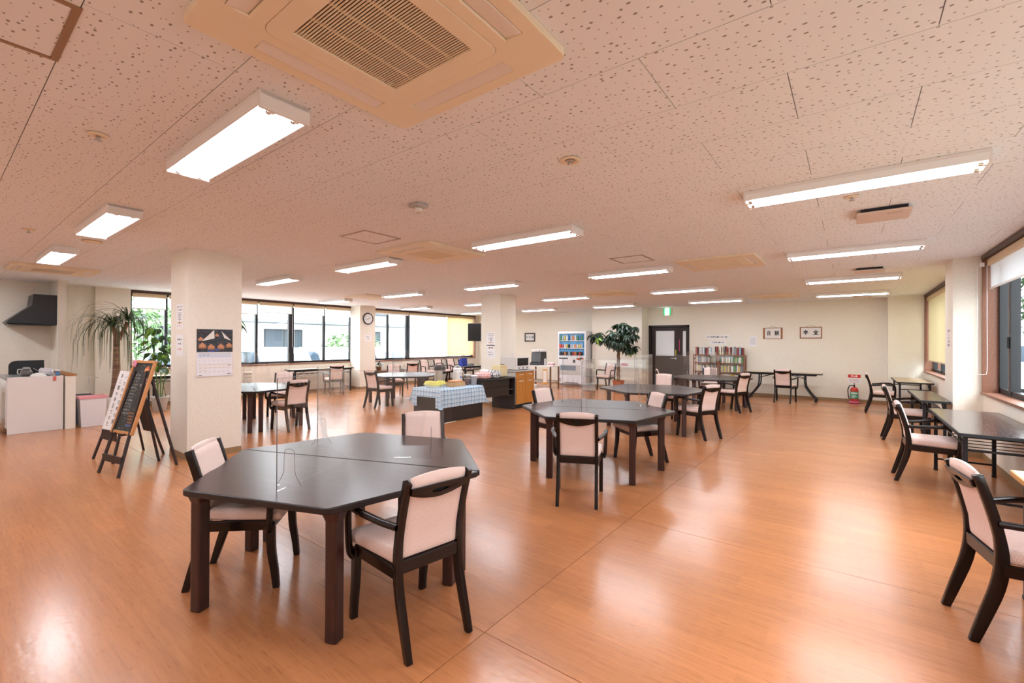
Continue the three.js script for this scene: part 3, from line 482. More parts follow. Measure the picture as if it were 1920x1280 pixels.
{ // folding table on castors under the calligraphy
  const t = thing('folding_table', 'long folding table with bent legs on castors under the framed calligraphy', 'table', [-1.42, 0, -13.4]), h = 0.7, a = 0.86, b = 0.225;
  const top = part(t, 'tabletop', rb(-a, a, h - 0.028, h, -b, b, 0.008), mt.matteBlack); part(top, 'laminate', bx(-a + 0.006, a - 0.006, h, h + 0.0015, -b + 0.006, b - 0.006), mt.foldTop);
  part(t, 'under_frame', join(rb(-a + 0.12, a - 0.12, h - 0.06, h - 0.03, -0.18, -0.15, 0.004), rb(-a + 0.12, a - 0.12, h - 0.06, h - 0.03, 0.15, 0.18, 0.004)), mt.steel);
  for (const e of [-1, 1]) for (const z of [-0.17, 0.17]) {
    const l = part(t, 'leg', tube([[e * 0.5, h - 0.03, z], [e * 0.5, 0.5, z], [e * 0.52, 0.36, z], [e * 0.62, 0.2, z], [e * 0.72, 0.075, z]], 0.017, 28), mt.steel);
    part(l, 'castor', join(new THREE.CylinderGeometry(0.032, 0.032, 0.022, 18).rotateX(Math.PI / 2).translate(e * 0.73, 0.033, z), rb(e * 0.73 - 0.012, e * 0.73 + 0.012, 0.045, 0.085, z - 0.018, z + 0.018, 0.004)), mt.matteBlack);
    part(t, 'strut', bar([e * 0.5, 0.56, z], [e * 0.2, h - 0.05, z], 0.008), mt.steel);
  }
  part(t, 'spreader', join(bar([-0.5, 0.5, -0.17], [-0.5, 0.5, 0.17], 0.01), bar([0.5, 0.5, -0.17], [0.5, 0.5, 0.17], 0.01)), mt.steel);
}

// ================================================================ SERVING AREA
{
  const t = thing('serving_table', 'low dark serving table covered by the blue check cloth', 'table', [-6.09, 0, -6.03]);
  const a = 0.355, b = 0.56, h = 0.6;
  part(t, 'tabletop', rb(-a, a, h - 0.03, h, -b, b, 0.005), mt.deskBlack); part(t, 'side_panel', rb(-a + 0.005, a - 0.005, 0, h - 0.03, b - 0.035, b - 0.005, 0.003), mt.deskBlack); part(t, 'side_panel', rb(-a + 0.005, a - 0.005, 0, h - 0.03, -b + 0.005, -b + 0.035, 0.003), mt.deskBlack);
  part(t, 'front_panel', rb(a - 0.035, a - 0.008, 0.01, h - 0.03, -b + 0.036, b - 0.3, 0.003), mt.deskBlack); part(t, 'drawer_front', rb(a - 0.03, a, 0.01, h - 0.03, b - 0.295, b - 0.036, 0.003), M(0x3a302d, 0.45));
  // cloth: height field over the top, hanging folds on the sides
  const cl0 = thing('check_tablecloth', 'blue and white check cloth draped over the serving table', 'tablecloth', [-6.09, 0, -6.03]);
  const pos = [], idx = [], uv = [], NX = 60, NZ = 84, W = a + 0.34, D = b + 0.38;
  for (let j = 0; j <= NZ; j++) for (let i = 0; i <= NX; i++) {
    const u = (i / NX * 2 - 1) * W, v = (j / NZ * 2 - 1) * D; const ox = Math.max(0, Math.abs(u) - a - 0.004), oz = Math.max(0, Math.abs(v) - b - 0.004), sx = Math.sign(u), sz = Math.sign(v);
    let x = cl2(u, a + 0.006), z = cl2(v, b + 0.006), y = h + 0.004;
    const hang = Math.min(0.33, ox + oz); y -= hang; const wob = 0.010 * Math.sin(v * 21 + u * 3) + 0.006 * Math.sin(v * 47);
    if (ox > 0) x += sx * (0.004 + Math.min(1, ox * 6) * (0.014 + wob) + (oz > 0 ? oz * 0.25 : 0)); if (oz > 0) z += sz * (0.004 + Math.min(1, oz * 6) * (0.014 + 0.008 * Math.sin(u * 24)) + (ox > 0 ? ox * 0.25 : 0));
    if (sx < 0 && ox > 0) y = Math.max(y, h - 0.2);
    pos.push(x, y, z); uv.push(u, v);
  }
  function cl2(v, m) { return Math.max(-m, Math.min(m, v)); }
  for (let j = 0; j < NZ; j++) for (let i = 0; i < NX; i++) { const k = j * (NX + 1) + i; const zc = (j + 0.5) / NZ * 2 - 1, xc = (i + 0.5) / NX * 2 - 1; if (zc > 0.62 && xc * W > -0.24 && xc * W < 0.26 && zc * D > b + 0.16) continue; idx.push(k, k + NX + 1, k + 1, k + 1, k + NX + 1, k + NX + 2); }
  const g = new THREE.BufferGeometry(); g.setAttribute('position', new THREE.Float32BufferAttribute(pos, 3)); g.setAttribute('uv', new THREE.Float32BufferAttribute(uv, 2)); g.setIndex(idx); g.computeVertexNormals();
  part(cl0, 'cloth', g, mt.gingham);
}
const ST = 0.606;
{
  const tub = (x, z, turn) => { const c = thing('food_container', 'yellow plastic food container beside the steel beverage urn', 'container', [x, ST, z], turn, 'yellow containers on the check cloth'); part(c, 'base', toCreasedNormals(lathe([[0, 0], [0.07, 0], [0.1, 0.05], [0.104, 0.055]], 4).rotateY(Math.PI / 4), 0.4), M(0xf0ecdc, 0.4)); part(c, 'lid', toCreasedNormals(lathe([[0.112, 0.05], [0.112, 0.06], [0.08, 0.11], [0.07, 0.115], [0, 0.12]], 4).rotateY(Math.PI / 4), 0.4), M(0xe6df6a, 0.4)); };
  tub(-6.22, -5.66, 0.2); tub(-6.02, -5.6, -0.1); tub(-6.1, -5.82, 0.4);
  const u = thing('beverage_urn', 'tall steel beverage urn with dark lid on the check cloth', 'urn', [-6.31, ST, -6.0]); u.scale.setScalar(1.15);
  part(u, 'body', lathe([[0, 0], [0.085, 0], [0.09, 0.01], [0.09, 0.26], [0.086, 0.27], [0, 0.27]], 28), M(0xb9b2aa, 0.3, { metalness: 0.85 })); part(u, 'base_ring', lathe([[0.094, 0], [0.094, 0.025], [0.089, 0.03]], 28), mt.matteBlack); part(u, 'lid', lathe([[0.098, 0.26], [0.104, 0.285], [0.09, 0.33], [0.05, 0.345], [0, 0.345]], 28), M(0x4a4240, 0.4)); part(u, 'handle', tube([[-0.1, 0.3, 0], [-0.08, 0.36, 0], [0, 0.375, 0], [0.08, 0.36, 0], [0.1, 0.3, 0]], 0.008, 24), M(0x4a4240, 0.4)); part(u, 'spout', rb(0.085, 0.13, 0.2, 0.24, -0.02, 0.02, 0.008), mt.matteBlack);
  for (let i = 0; i < 4; i++) { const t = thing('serving_tray', 'flat pale wood tray in the stack beside the white airpot', 'tray', [-5.98, ST + i * 0.021, -6.1], 0.05 * (i - 1.5), 'stacked pale trays'); part(t, 'base', rb(-0.1, 0.1, 0, 0.006, -0.16, 0.16, 0.003), M(0xe3bd94, 0.5)); part(t, 'rim', join(rb(-0.1, 0.1, 0.004, 0.02, -0.16, -0.152, 0.002), rb(-0.1, 0.1, 0.004, 0.02, 0.152, 0.16, 0.002), rb(-0.1, -0.092, 0.004, 0.02, -0.15, 0.15, 0.002), rb(0.092, 0.1, 0.004, 0.02, -0.15, 0.15, 0.002)), M(0xd7ab7e, 0.5)); }
  solo('folded_towel', smooth(new RoundedBoxGeometry(0.18, 0.03, 0.24, 3, 0.013)), M(0xf2b487, 0.9), 'folded orange towel lying on the stack of pale trays', 'towel', [-5.98, ST + 0.1, -6.1], 0.1);
  const logo = canvasTex(128, 128, (g, w, h) => { g.fillStyle = '#f3efec'; g.fillRect(0, 0, w, h); g.fillStyle = '#3f6fb8'; g.beginPath(); g.moveTo(64, 96); g.bezierCurveTo(10, 60, 24, 26, 46, 30); g.bezierCurveTo(58, 32, 64, 44, 64, 44); g.bezierCurveTo(64, 44, 70, 32, 82, 30); g.bezierCurveTo(104, 26, 118, 60, 64, 96); g.fill(); g.fillStyle = '#f3efec'; g.fillRect(40, 56, 48, 6); });
  const ap = thing('airpot', 'white air pot with blue emblem on the check cloth', 'airpot', [-6.16, ST, -6.33]);
  part(ap, 'body', lathe([[0, 0], [0.088, 0], [0.094, 0.012], [0.094, 0.23], [0.08, 0.27], [0.06, 0.285]], 30), mt.plastic); part(ap, 'lid', lathe([[0.066, 0.275], [0.078, 0.29], [0.076, 0.32], [0.05, 0.335], [0, 0.338]], 30), mt.white); part(ap, 'handle', tube([[0, 0.26, -0.095], [0, 0.33, -0.1], [0, 0.365, -0.04], [0, 0.365, 0.04], [0, 0.33, 0.1], [0, 0.26, 0.095]], 0.008, 26), mt.white); part(ap, 'spout', rb(0.06, 0.13, 0.25, 0.28, -0.025, 0.025, 0.01), mt.white);
  { const g = new THREE.CylinderGeometry(0.0952, 0.0952, 0.08, 12, 1, true, Math.PI / 2 - 0.45, 0.9).translate(0, 0.15, 0); part(ap, 'emblem', g, M(0xffffff, 0.4, { map: logo })); }
  const j1 = thing('tea_jug', 'clear jug of brown tea beside the white airpot', 'jug', [-5.98, ST, -6.42]); part(j1, 'glass', lathe([[0.05, 0.002], [0.06, 0.19], [0.062, 0.195]], 24), P(0xf2f2f2, 0.05, { transmission: 0.9, thickness: 0 })); part(j1, 'tea', lathe([[0, 0.003], [0.048, 0.003], [0.055, 0.12], [0, 0.12]], 24), M(0x571d10, 0.2)); part(j1, 'lid', lathe([[0.064, 0.19], [0.064, 0.21], [0, 0.215]], 24), M(0xdedcdc, 0.4));
  const j2 = thing('plastic_canister', 'translucent plastic canister at the end of the check cloth', 'canister', [-5.9, ST, -6.52]); part(j2, 'body', lathe([[0, 0], [0.056, 0], [0.064, 0.17], [0.066, 0.175]], 24), P(0xe6e4e6, 0.3, { transmission: 0.6, thickness: 0 })); part(j2, 'lid', lathe([[0.068, 0.17], [0.07, 0.19], [0, 0.195]], 24), P(0xe6e6ea, 0.3)); part(j2, 'contents', lathe([[0, 0.002], [0.053, 0.002], [0.056, 0.07], [0, 0.075]], 20), M(0x9a9498, 0.7));
}
{ // dark desk
  const t = thing('office_desk', 'long black desk between serving table and honey cabinet', 'desk', [-6.08, 0, -7.15]), a = 0.32, b = 0.55, h = 0.7;
  part(t, 'desktop', rb(-a, a, h - 0.03, h, -b, b, 0.004), mt.deskBlack); part(t, 'end_panel', rb(-a + 0.01, a - 0.005, 0, h - 0.03, -b, -b + 0.03, 0.003), M(0x352c29, 0.5)); part(t, 'end_panel', rb(-a + 0.01, a - 0.005, 0, h - 0.03, b - 0.03, b, 0.003), M(0x352c29, 0.5));
  part(t, 'modesty_panel', rb(a - 0.06, a - 0.03, 0.33, h - 0.03, -b + 0.2, b - 0.03, 0.003), mt.deskBlack); part(t, 'drawer', rb(a - 0.05, a - 0.01, h - 0.17, h - 0.035, -b + 0.2, b - 0.03, 0.003), M(0x241d1b, 0.4));
  part(t, 'shelf', rb(-a + 0.02, a - 0.03, 0.43, 0.45, -b + 0.03, -b + 0.2, 0.002), M(0x3c322e, 0.5)); part(t, 'shelf', rb(-a + 0.02, a - 0.03, 0.3, 0.32, -b + 0.03, -b + 0.2, 0.002), M(0x3c322e, 0.5)); part(t, 'divider', rb(-a + 0.02, a - 0.03, 0.3, h - 0.03, -b + 0.19, -b + 0.205, 0.002), M(0x3c322e, 0.5));
}
function bundle(name, label, cat, x, z, w, h, d, map, y = 0.7) {
  const g = new THREE.SphereGeometry(0.5, 28, 16), p = g.attributes.position; for (let i = 0; i < p.count; i++) { let px = p.getX(i), py = p.getY(i), pz = p.getZ(i); const n = 1 + 0.12 * Math.sin(px * 17 + pz * 11) * Math.cos(pz * 13 + py * 7); const q = (v) => Math.sign(v) * Math.pow(Math.abs(v) * 2, 0.6) / 2; p.setXYZ(i, q(px) * w * n, Math.max(0, (q(py) + 0.5)) * h * n, q(pz) * d * n); } g.computeVertexNormals();
  const t = thing(name, label, cat, [x, y, z]); part(t, 'cloth', uvm(g), map); return t;
}
bundle('cloth_bundle', 'pink check cloth covering cups on the black desk', 'cloth', -5.93, -6.82, 0.26, 0.14, 0.3, M(0xffffff, 0.9, { map: pinkCheckMap }));
bundle('cloth_bundle', 'black and white check cloth bundle on the black desk', 'cloth', -5.92, -7.17, 0.24, 0.15, 0.26, M(0xffffff, 0.9, { map: stripeMap }));
{
  const w = thing('tray_cover', 'flat white cover resting over the check cloth bundle', 'cover', [-6.16, 0.7, -7.14]); part(w, 'dome', lathe([[0.1, 0], [0.1, 0.13], [0.09, 0.165], [0, 0.17]], 20), mt.white); part(w, 'knob', lathe([[0.014, 0.165], [0.018, 0.19], [0, 0.195]], 12), mt.white);
  const b = thing('cream_box', 'upright cream appliance box on the black desk', 'box', [-6.0, 0.7, -7.45]); part(b, 'body', rb(-0.12, 0.12, 0.012, 0.26, -0.125, 0.125, 0.012), M(0xe2cf9e, 0.5)); part(b, 'top_handle', rb(-0.03, 0.06, 0.258, 0.272, -0.1, -0.04, 0.005), mt.matteBlack); part(b, 'front_panel', rb(0.119, 0.123, 0.03, 0.2, -0.105, 0.105, 0.002), M(0xe9d9ae, 0.45)); part(b, 'feet', join(cyl(0.012, 0.012, 0, 0.014, 10).translate(0.09, 0, 0.09), cyl(0.012, 0.012, 0, 0.014, 10).translate(0.09, 0, -0.09), cyl(0.012, 0.012, 0, 0.014, 10).translate(-0.09, 0, 0.09), cyl(0.012, 0.012, 0, 0.014, 10).translate(-0.09, 0, -0.09)), mt.matteBlack);
  // cabinet with honey wood doors
  const c = thing('kitchen_cabinet', 'low cabinet with honey wood doors and grey top', 'cabinet', [-6.02, 0, -8.09]), d = 0.25, e = 0.345;
  const cab = M(0xc9c2ba, 0.5); part(c, 'body', join(rb(-d, d - 0.02, 0.09, 0.8, -e, e, 0.003)), cab); part(c, 'plinth', bx(-d, d - 0.05, 0, 0.09, -e + 0.01, e - 0.01), mt.matteBlack); part(c, 'worktop', rb(-d, d + 0.02, 0.8, 0.83, -e - 0.06, e + 0.02, 0.006), M(0xc4bcb8, 0.35));
  for (const s of [-1, 1]) {
    const z0 = s < 0 ? -e + 0.006 : 0.003, z1 = s < 0 ? -0.003 : e - 0.006;
    const dr = part(c, 'drawer', rb(d - 0.02, d, 0.645, 0.79, z0, z1, 0.004), mt.honey), dd = part(c, 'door', rb(d - 0.02, d, 0.1, 0.638, z0, z1, 0.004), mt.honey);
    part(dr, 'handle', tube([[d, 0.73, (z0 + z1) / 2 - 0.06], [d + 0.025, 0.735, (z0 + z1) / 2 - 0.05], [d + 0.025, 0.735, (z0 + z1) / 2 + 0.05], [d, 0.73, (z0 + z1) / 2 + 0.06]], 0.008, 16), M(0xe6e2dc, 0.3)); part(dd, 'handle', tube([[d, 0.59, (z0 + z1) / 2 - 0.06], [d + 0.025, 0.595, (z0 + z1) / 2 - 0.05], [d + 0.025, 0.595, (z0 + z1) / 2 + 0.05], [d, 0.59, (z0 + z1) / 2 + 0.06]], 0.008, 16), M(0xe6e2dc, 0.3));
  }
  const m = thing('microwave_oven', 'white microwave oven with black window on the honey cabinet', 'microwave', [-6.03, 0.83, -8.06]);
  part(m, 'body', rb(-0.2, 0.19, 0.01, 0.29, -0.27, 0.25, 0.01), M(0xcfc8c3, 0.45)); const dr = part(m, 'door', rb(0.19, 0.21, 0.085, 0.285, -0.26, 0.24, 0.006), mt.white); part(dr, 'window', rb(0.209, 0.213, 0.1, 0.265, -0.2, 0.21, 0.002), M(0x121212, 0.15)); part(m, 'control_strip', rb(0.19, 0.208, 0.015, 0.082, -0.26, 0.24, 0.004), mt.white); for (const z of [-0.15, 0, 0.15]) part(m, 'knob', new THREE.CylinderGeometry(0.016, 0.016, 0.016, 14).rotateZ(Math.PI / 2).translate(0.214, 0.048, z), M(0x6d6a6a, 0.4)); part(m, 'feet', join(bx(-0.17, -0.14, 0, 0.012, -0.24, 0.22), bx(0.14, 0.17, 0, 0.012, -0.24, 0.22)), mt.matteBlack);
  const sp = thing('power_outlet', 'white wall socket plate with switch on the desk column', 'outlet', [-6.36, 1.15, -8.38], Math.PI / 2); part(sp, 'plate', rb(-0.035, 0.035, -0.06, 0.06, 0, 0.008, 0.003), mt.white); for (const y of [-0.025, 0.025]) part(sp, 'socket', rb(-0.014, 0.014, y - 0.012, y + 0.012, 0.008, 0.011, 0.001), mt.grey);
}
{ // drinks station by the vending machine
  const t = thing('side_table', 'white topped side table beside the vending machine', 'table', [-7.9, 0, -12.0]), h = 0.72; part(t, 'tabletop', rb(-0.46, 0.5, h - 0.03, h, -0.28, 0.28, 0.006), mt.white);
  for (const x of [-0.42, 0.46]) for (const z of [-0.24, 0.24]) part(t, 'leg', rb(x - 0.02, x + 0.02, 0, h - 0.03, z - 0.02, z + 0.02, 0.003), M(0x7a4c2e, 0.5)); part(t, 'shelf', rb(-0.42, 0.46, 0.2, 0.22, -0.24, 0.24, 0.003), mt.grey);
  const d = thing('drink_dispenser', 'black drink dispenser with white lettered cap', 'dispenser', [-8.08, h, -12.02]); part(d, 'body', extr([[-0.22, 0], [0.2, 0], [0.2, 0.06], [0.12, 0.1], [0.1, 0.4], [-0.2, 0.42]], 0.36, 0.008).translate(0, 0, -0.18).rotateY(-Math.PI / 2), M(0x3a3434, 0.35)); part(d, 'cap', rb(-0.19, 0.19, 0.425, 0.5, -0.2, 0.14, 0.02), mt.white);
  const lt = canvasTex(128, 64, (g, w, hh) => { g.fillStyle = '#e8e6e4'; g.fillRect(0, 0, w, hh); g.fillStyle = '#3a3a3e'; for (let i = 0; i < 4; i++) g.fillRect(18 + i * 25, 14, 17, 36); }); part(d, 'plate', bx(-0.02, 0.16, 0.435, 0.49, 0.14, 0.144), M(0xffffff, 0.5, { map: lt })); part(d, 'drip_tray', rb(-0.14, 0.14, 0.005, 0.03, 0.16, 0.24, 0.006), mt.steel);
  const sg = thing('standing_sign', 'narrow orange and white standing sign under the side table', 'sign', [-7.55, 0, -11.62], 0.35); part(sg, 'board', rb(-0.07, 0.07, 0.16, 0.62, -0.012, 0.012, 0.004), M(0xe2a04a, 0.5)); const ft = canvasTex(96, 256, (g, w, hh) => { g.fillStyle = '#f6f1ea'; g.fillRect(0, 0, w, hh); g.fillStyle = '#55617a'; for (let i = 0; i < 6; i++) g.fillRect(24, 24 + i * 24, 48, 9); g.fillStyle = '#2b4f7a'; g.beginPath(); g.arc(48, 200, 22, 0, 7); g.fill(); }); part(sg, 'print', bx(-0.055, 0.055, 0.22, 0.58, 0.012, 0.014), M(0xffffff, 0.7, { map: ft })); part(sg, 'foot', rb(-0.08, 0.08, 0, 0.02, -0.09, 0.09, 0.006), mt.grey); part(sg, 'post', rb(-0.015, 0.015, 0.015, 0.17, -0.008, 0.008, 0.003), mt.grey);
  const cb = thing('cup_dispenser', 'upright clear cup holder on the side table', 'cup holder', [-7.72, h, -11.9]); part(cb, 'tube', lathe([[0.042, 0.01], [0.042, 0.22]], 18), P(0xeeeeee, 0.1, { transmission: 0.7, thickness: 0 })); part(cb, 'cups', lathe([[0, 0.02], [0.028, 0.02], [0.036, 0.2], [0, 0.2]], 18), mt.white); part(cb, 'base', lathe([[0.055, 0], [0.055, 0.012], [0, 0.014]], 18), mt.grey);
  const pb = thing('paper_box', 'white carton with pink print on the side table', 'box', [-7.52, h, -11.95]); part(pb, 'carton', rb(-0.09, 0.09, 0, 0.1, -0.07, 0.07, 0.004), mt.white); part(pb, 'band', rb(-0.091, 0.091, 0.03, 0.06, -0.071, 0.071, 0.002), M(0xd9788c, 0.6));
  const bn = thing('waste_bin', 'small white waste bin behind the honey cabinet', 'bin', [-6.55, 0, -9.5]); part(bn, 'body', lathe([[0, 0], [0.11, 0], [0.135, 0.36], [0.128, 0.36], [0.105, 0.01], [0, 0.01]], 4).rotateY(Math.PI / 4), mt.plastic); part(bn, 'rim', new THREE.TorusGeometry(0.133, 0.006, 6, 4).rotateX(Math.PI / 2).translate(0, 0.36, 0), mt.white);
}
// vending machine
{
  const x0 = -8.0, x1 = -6.93, zf = -13.1, t = thing('vending_machine', 'white drinks vending machine with three lit rows', 'vending machine', [(x0 + x1) / 2, 0, zf]), a = (x1 - x0) / 2, vw = M(0xf1eff0, 0.35);
  part(t, 'body', join(rb(-a, a, 0.07, 1.83, -0.78, -0.06, 0.012)), M(0xd8d4d4, 0.4)); part(t, 'plinth', rb(-a + 0.03, a - 0.03, 0, 0.07, -0.76, -0.1, 0.003), mt.grey);
  const door = part(t, 'door', join(rb(-a, a, 0.07, 0.99, -0.06, 0, 0.01), rb(-a, a, 1.75, 1.83, -0.06, 0, 0.01), rb(-a, -a + 0.05, 0.98, 1.76, -0.06, 0, 0.006), rb(a - 0.05, a, 0.98, 1.76, -0.06, 0, 0.006)), vw);
  part(t, 'display_back', bx(-a + 0.04, a - 0.04, 0.98, 1.76, -0.058, -0.052), M(0x4f93c4, 0.6));
  for (const y of [1.0, 1.25, 1.5]) part(t, 'display_shelf', bx(-a + 0.05, a - 0.05, y, y + 0.022, -0.052, -0.006), mt.white);
  for (const y of [1.0, 1.25, 1.5]) { const bs = []; for (let i = 0; i < 11; i++) bs.push(rb(-a + 0.1 + i * 0.08, -a + 0.13 + i * 0.08, y + 0.004, y + 0.018, -0.006, -0.003, 0.001)); part(t, 'select_buttons', join(bs), M(0x46474c, 0.5)).userData.kind = 'stuff'; }
  part(t, 'display_glass', new THREE.PlaneGeometry(2 * a - 0.1, 0.77).translate(0, 1.37, -0.002), P(0xffffff, 0, { transmission: 1, thickness: 0, ior: 1.5, specularIntensity: 0.12 }));
  part(t, 'coin_slot', rb(-a + 0.06, -a + 0.4, 0.9, 0.94, -0.002, 0.006, 0.003), mt.steel); part(t, 'card_reader', rb(0.06, 0.15, 0.78, 0.88, 0, 0.012, 0.004), M(0x55585c, 0.4)); part(t, 'price_sticker', bx(0.2, 0.46, 0.87, 0.95, 0.0005, 0.002), M(0xb5542c, 0.5)); part(t, 'price_sticker', bx(0.33, 0.4, 0.84, 0.96, 0.002, 0.003), M(0x2c2420, 0.5));
  part(t, 'delivery_bay', rb(-a + 0.06, a - 0.2, 0.38, 0.7, -0.001, 0.01, 0.01), M(0xcfcac6, 0.4)); part(t, 'delivery_flap', rb(-a + 0.12, 0.17, 0.52, 0.68, 0.008, 0.018, 0.006), M(0x7d8a96, 0.25)); part(t, 'banknote_door', rb(a - 0.18, a - 0.05, 0.72, 0.9, 0, 0.006, 0.004), M(0xe0dcd8, 0.4)); part(t, 'sticker', bx(-a + 0.06, -a + 0.13, 0.13, 0.25, 0.0005, 0.002), M(0xa9a8aa, 0.6)); part(t, 'kick_grille', extr([[-0.35, 0.09], [0.3, 0.09], [0.2, 0.125], [-0.2, 0.125]], 0.004).translate(0, 0, 0), M(0x7d7a7c, 0.6));
  const cols = [['silver', 0xc9ccd0], ['white', 0xeeeae4], ['red', 0xc43c2c], ['dark brown', 0x3c2418], ['green', 0x4a8a4e], ['orange', 0xde8434], ['yellow', 0xdcc044], ['blue', 0x3d6fb0]];
  const canG = join(lathe([[0, 0], [0.024, 0], [0.027, 0.006], [0.027, 0.13], [0.022, 0.145], [0.012, 0.165], [0.012, 0.185], [0, 0.186]], 10)); const canG2 = join(lathe([[0, 0], [0.024, 0], [0.028, 0.006], [0.028, 0.115], [0.023, 0.125], [0, 0.125]], 10)); const cm = cols.map((c) => M(c[1], 0.35));
  [['bottom', 1.022], ['middle', 1.272], ['top', 1.522]].forEach(([row, y], r) => { for (let i = 0; i < 11; i++) { const k = r === 0 ? [3, 3, 5, 3, 0, 3, 2, 5, 3, 2, 3][i] : r === 1 ? [2, 2, 1, 6, 3, 0, 1, 5, 1, 6, 0][i] : [4, 0, 6, 1, 7, 0, 5, 1, 4, 7, 4][i]; solo(r === 2 ? 'drink_bottle' : 'drink_can', r === 2 ? canG : canG2, cm[k], `${cols[k][0]} ${r === 2 ? 'bottle' : 'can'} in the ${row} display row of the vending machine`, r === 2 ? 'bottle' : 'can', [(x0 + x1) / 2 - a + 0.115 + i * 0.08, y, zf - 0.03], 0, `drinks in the ${row} vending row`); } });
  solo('drink_sticker_box', rb(-0.04, 0.04, 0, 0.13, -0.012, 0.012, 0.004), M(0xd8572f, 0.5), 'orange carton at the end of the middle vending row', 'carton', [x0 + 0.075, 1.272, zf - 0.03]);
}
// bookshelf and books
{
  const mkShelf = (x0, x1, label) => { const t = thing('book_rack', label, 'bookshelf', [(x0 + x1) / 2, 0, -13.74]), a = (x1 - x0) / 2, wd = M(0x8a4f34, 0.5); for (const s of [-1, 1]) { part(t, 'side_post', join(rb(s * a - 0.012, s * a + 0.012, 0, 1.12, -0.13, -0.1, 0.003), rb(s * a - 0.012, s * a + 0.012, 0, 1.12, 0.1, 0.13, 0.003), rb(s * a - 0.009, s * a + 0.009, 0.2, 0.23, -0.1, 0.1, 0.003), rb(s * a - 0.009, s * a + 0.009, 0.98, 1.01, -0.1, 0.1, 0.003)), wd); } for (const y of [0.12, 0.37, 0.62, 0.87, 1.1]) part(t, 'shelf_board', rb(-a + 0.013, a - 0.013, y, y + 0.022, -0.14, 0.14, 0.003), wd); return t; };
  mkShelf(-3.68, -3.03, 'brown slatted book rack nearer the dark door'); mkShelf(-2.99, -2.34, 'brown slatted book rack nearer the folding table');
  const tones = [['white', 0xe9e4dc], ['cream', 0xd9c8a4], ['red', 0xa03a34], ['dark', 0x3a3436], ['grey', 0x8e8c92], ['pale blue', 0xa9b8cc], ['yellow', 0xd6b752], ['green', 0x6f9a6c], ['pink', 0xd3a093], ['brown', 0x7c5238]].map(([n, c]) => [n, M(c, 0.6)]), pages = M(0xefe8da, 0.9);
  const bookG = {}; const wOf = [0.022, 0.03, 0.038];
  wOf.forEach((w, i) => { bookG[i] = [join(rb(-w / 2, -w / 2 + 0.003, 0, 1, -0.5, 0.5, 0.001), rb(w / 2 - 0.003, w / 2, 0, 1, -0.5, 0.5, 0.001), rb(-w / 2, w / 2, 0, 1, 0.47, 0.5, 0.001)), bx(-w / 2 + 0.003, w / 2 - 0.003, 0.02, 0.98, -0.48, 0.47)]; });
  const fill = (x0, x1, y, h, where, pal) => { let x = x0 + 0.02; while (x < x1 - 0.03) { const i = Math.floor(rnd() * 3), k = pal[Math.floor(rnd() * pal.length)], w = wOf[i], hh = h * rr(0.82, 1); const b = new THREE.Group(); b.name = numbered('book'); b.position.set(x + w / 2, y, -13.76 + rr(0, 0.02)); b.scale.set(1, hh, 0.15); b.userData = { label: `${tones[k][0]} book standing on ${where}`, category: 'book', group: `books on ${where}` }; scene.add(b); part(b, 'cover', bookG[i][0], tones[k][1]); part(b, 'pages', bookG[i][1], pages); x += w + rr(0.001, 0.006); if (rnd() < 0.05) x += 0.03; } };
  fill(-3.72, -3.03, 1.122, 0.235, 'top of the rack nearer the dark door', [0, 0, 3, 4, 8, 5, 2, 0]); fill(-2.99, -2.34, 1.122, 0.235, 'top of the rack nearer the folding table', [0, 3, 4, 2, 2, 9, 0, 5]);
  fill(-3.66, -3.06, 0.892, 0.19, 'upper shelf of the rack nearer the dark door', [0, 0, 1, 5, 4, 0]); fill(-2.97, -2.36, 0.892, 0.19, 'upper shelf of the rack nearer the folding table', [0, 7, 0, 6, 1, 8]);
  fill(-3.66, -3.06, 0.642, 0.2, 'middle shelf of the rack nearer the dark door', [0, 4, 1, 0]); fill(-2.97, -2.36, 0.642, 0.2, 'middle shelf of the rack nearer the folding table', [0, 1, 6, 7, 4]);
  fill(-3.66, -3.06, 0.392, 0.2, 'lower shelf of the rack nearer the dark door', [0, 1, 2]); fill(-2.97, -2.36, 0.392, 0.2, 'lower shelf of the rack nearer the folding table', [0, 6, 1, 0]);
}
